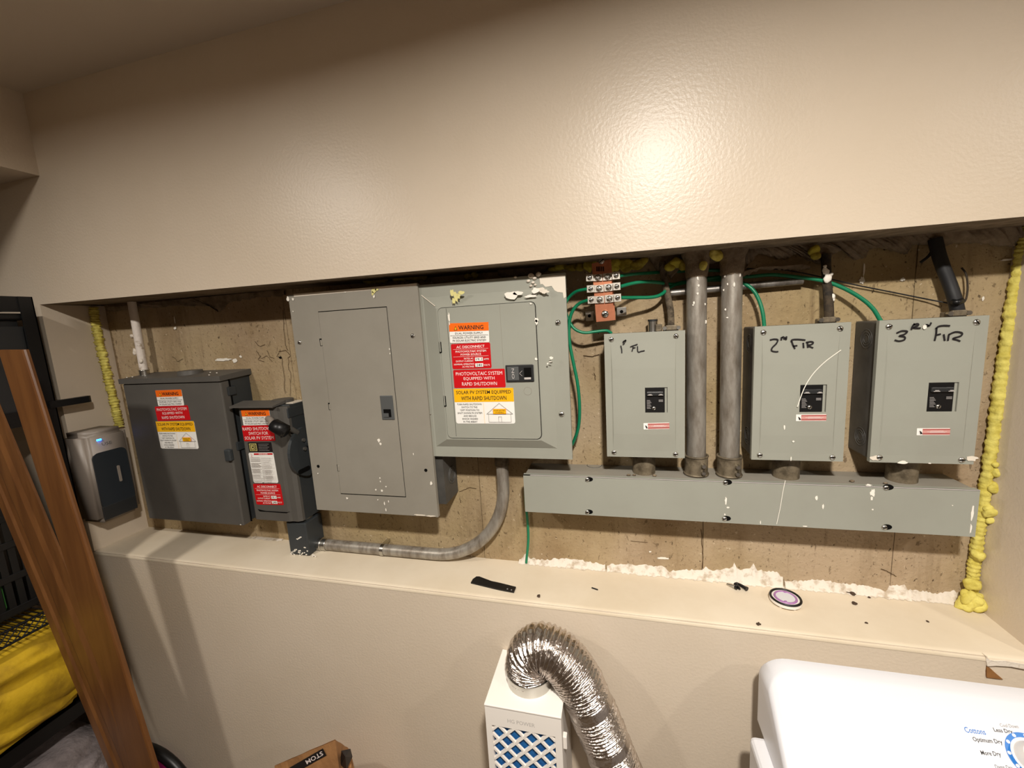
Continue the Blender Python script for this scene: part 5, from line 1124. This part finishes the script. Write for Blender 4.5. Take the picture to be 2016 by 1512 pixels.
# ------------------------------------------------------------------ dryer
dr = thing('clothes_dryer', (0.62, -0.42, FLR), 'white clothes dryer with sloped control panel and blue dial', 'dryer')
MB().box(0.272, 0.97, -0.76, -0.095, FLR + 0.01, -0.95, 0.012, 3).build('cabinet', 'white_enamel', dr)
cx0, cx1, RC = 0.300, 0.95, 0.055
fA, fB = Vector((0, -0.098, -0.7805)), Vector((0, -0.285, -0.943)); fs_ = (fB - fA).normalized()
def section(x, e, e2):
    """console cross-section; e lowers the top, e2 pulls the sloped face in"""
    n_ = Vector((0, -fs_.z, fs_.y)); n_ = -n_ if n_.z < 0 else n_
    a = fA - n_ * e2; zt = -0.7765 - e; t_ = (zt - 0.004 - a.z) / fs_.z; f0 = a + fs_ * t_; tb = (-0.943 - a.z) / fs_.z; f1 = a + fs_ * tb
    yk = max(f0.y + 0.007, min(-0.062, f0.y + 0.03))
    return [(x, -0.058, -0.948), (x, -0.058, zt - 0.004), (x, -0.062, zt), (x, min(f0.y + 0.007, -0.063), zt), (x, f0.y, zt - 0.004), (x, f1.y, f1.z), (x, f1.y, -0.948)]
secs = []
for k_ in range(9):
    a = math.pi / 2 * k_ / 8; d_ = RC * (1 - math.cos(a)); secs.append(section(cx0 + d_, RC * 0.85 * (1 - math.sin(a)), 0.016 * (1 - math.sin(a))))
secs += [section(2 * 0.625 - q[0][0], 0, 0) for q in ()]
mirror = [[(cx0 + cx1 - p[0], p[1], p[2]) for p in q] for q in reversed(secs)]
secs += mirror; mb = MB(); k = 7
for q, r in zip(secs[:-1], secs[1:]):
    for i_ in range(k): mb.add([q[i_], q[(i_ + 1) % k], r[(i_ + 1) % k], r[i_]], [(0, 1, 2, 3)], False)
mb.add(secs[0], [list(range(k))]); mb.add(secs[-1], [list(range(k))])
con = mb.build('control_panel', 'white_enamel', dr)
bmm = bmesh.new(); bmm.from_mesh(con.data); bmesh.ops.remove_doubles(bmm, verts=bmm.verts, dist=1e-5); bmesh.ops.recalc_face_normals(bmm, faces=bmm.faces)
for f in bmm.faces: f.smooth = True
for e in bmm.edges:
    if len(e.link_faces) == 2 and e.calc_face_angle() > 0.6: e.smooth = False
bmm.to_mesh(con.data); bmm.free()
pA, pB = Vector((0.5, -0.098, -0.7805)), Vector((0.5, -0.285, -0.943)); sl = (pB - pA).normalized(); nn = Vector((0, sl.z, -sl.y)).normalized()
if nn.z < 0: nn = -nn
def fp(x, y): return UP(x, y, pA, nn)
def ptext(t_, x0_, x1_, yb_, yt_, m, bold=False, skew=0):
    a, b = fp(x0_, yb_), fp(x1_, yb_ + skew); ux = b - a; hv = (fp((x0_ + x1_) / 2, yb_) - fp((x0_ + x1_) / 2, yt_)).length
    FF = Face(a, ux, sl * hv, nn); FF.text(t_, 0.5, -0.5, 1.0, 1.0, m, bold); FF.build('panel_lettering', con)
ptext('Cottons', 1901, 1942, 1442, 1432, 'ink_blue', True, 5); ptext('Less Dry', 1959, 1996, 1443, 1434, 'ink', True, 4); ptext('Cool Down', 1970, 2006, 1431, 1425, 'ink_grey', False, 3)
ptext('Optimum Dry', 1918, 1976, 1462, 1452, 'ink', True, 6); ptext('More Dry', 1934, 1973, 1489, 1479, 'ink', True, 3); ptext('Damp Dry', 1962, 1996, 1516, 1507, 'ink', False, 2)
dc = fp(2032, 1492); ra = (fp(1987, 1484) - dc).length
ex = Vector((1, 0, 0)); ey = -sl
mb = MB(); vs = []
for i in range(25):
    a = math.radians(70 + 150 * i / 24)
    for r in (ra * 0.88, ra * 1.1): vs.append(dc + (ex * math.cos(a) + ey * math.sin(a)) * r + nn * 0.0006)
mb.add(vs, [(2 * i, 2 * i + 1, 2 * i + 3, 2 * i + 2) for i in range(24)]); arcp = mb.build('dial_arc', 'ink_blue', con)
for i in range(5):
    a = math.radians(80 + 32 * i); p = dc + (ex * math.cos(a) + ey * math.sin(a)) * ra * 0.99; MB().cyl(p, p + nn * 0.0011, 0.0028, seg=12).build('dial_dot', 'white_enamel', con)
mb = MB(); mb.cyl(dc, dc + nn * 0.022, ra * 0.74, ra * 0.68, seg=36); mb.build('dial_knob', 'white_plastic', dr)

# ------------------------------------------------------------------ lift everything so the floor is at zero
for o in bpy.data.objects:
    if o.parent is None: o.location.z += CZ
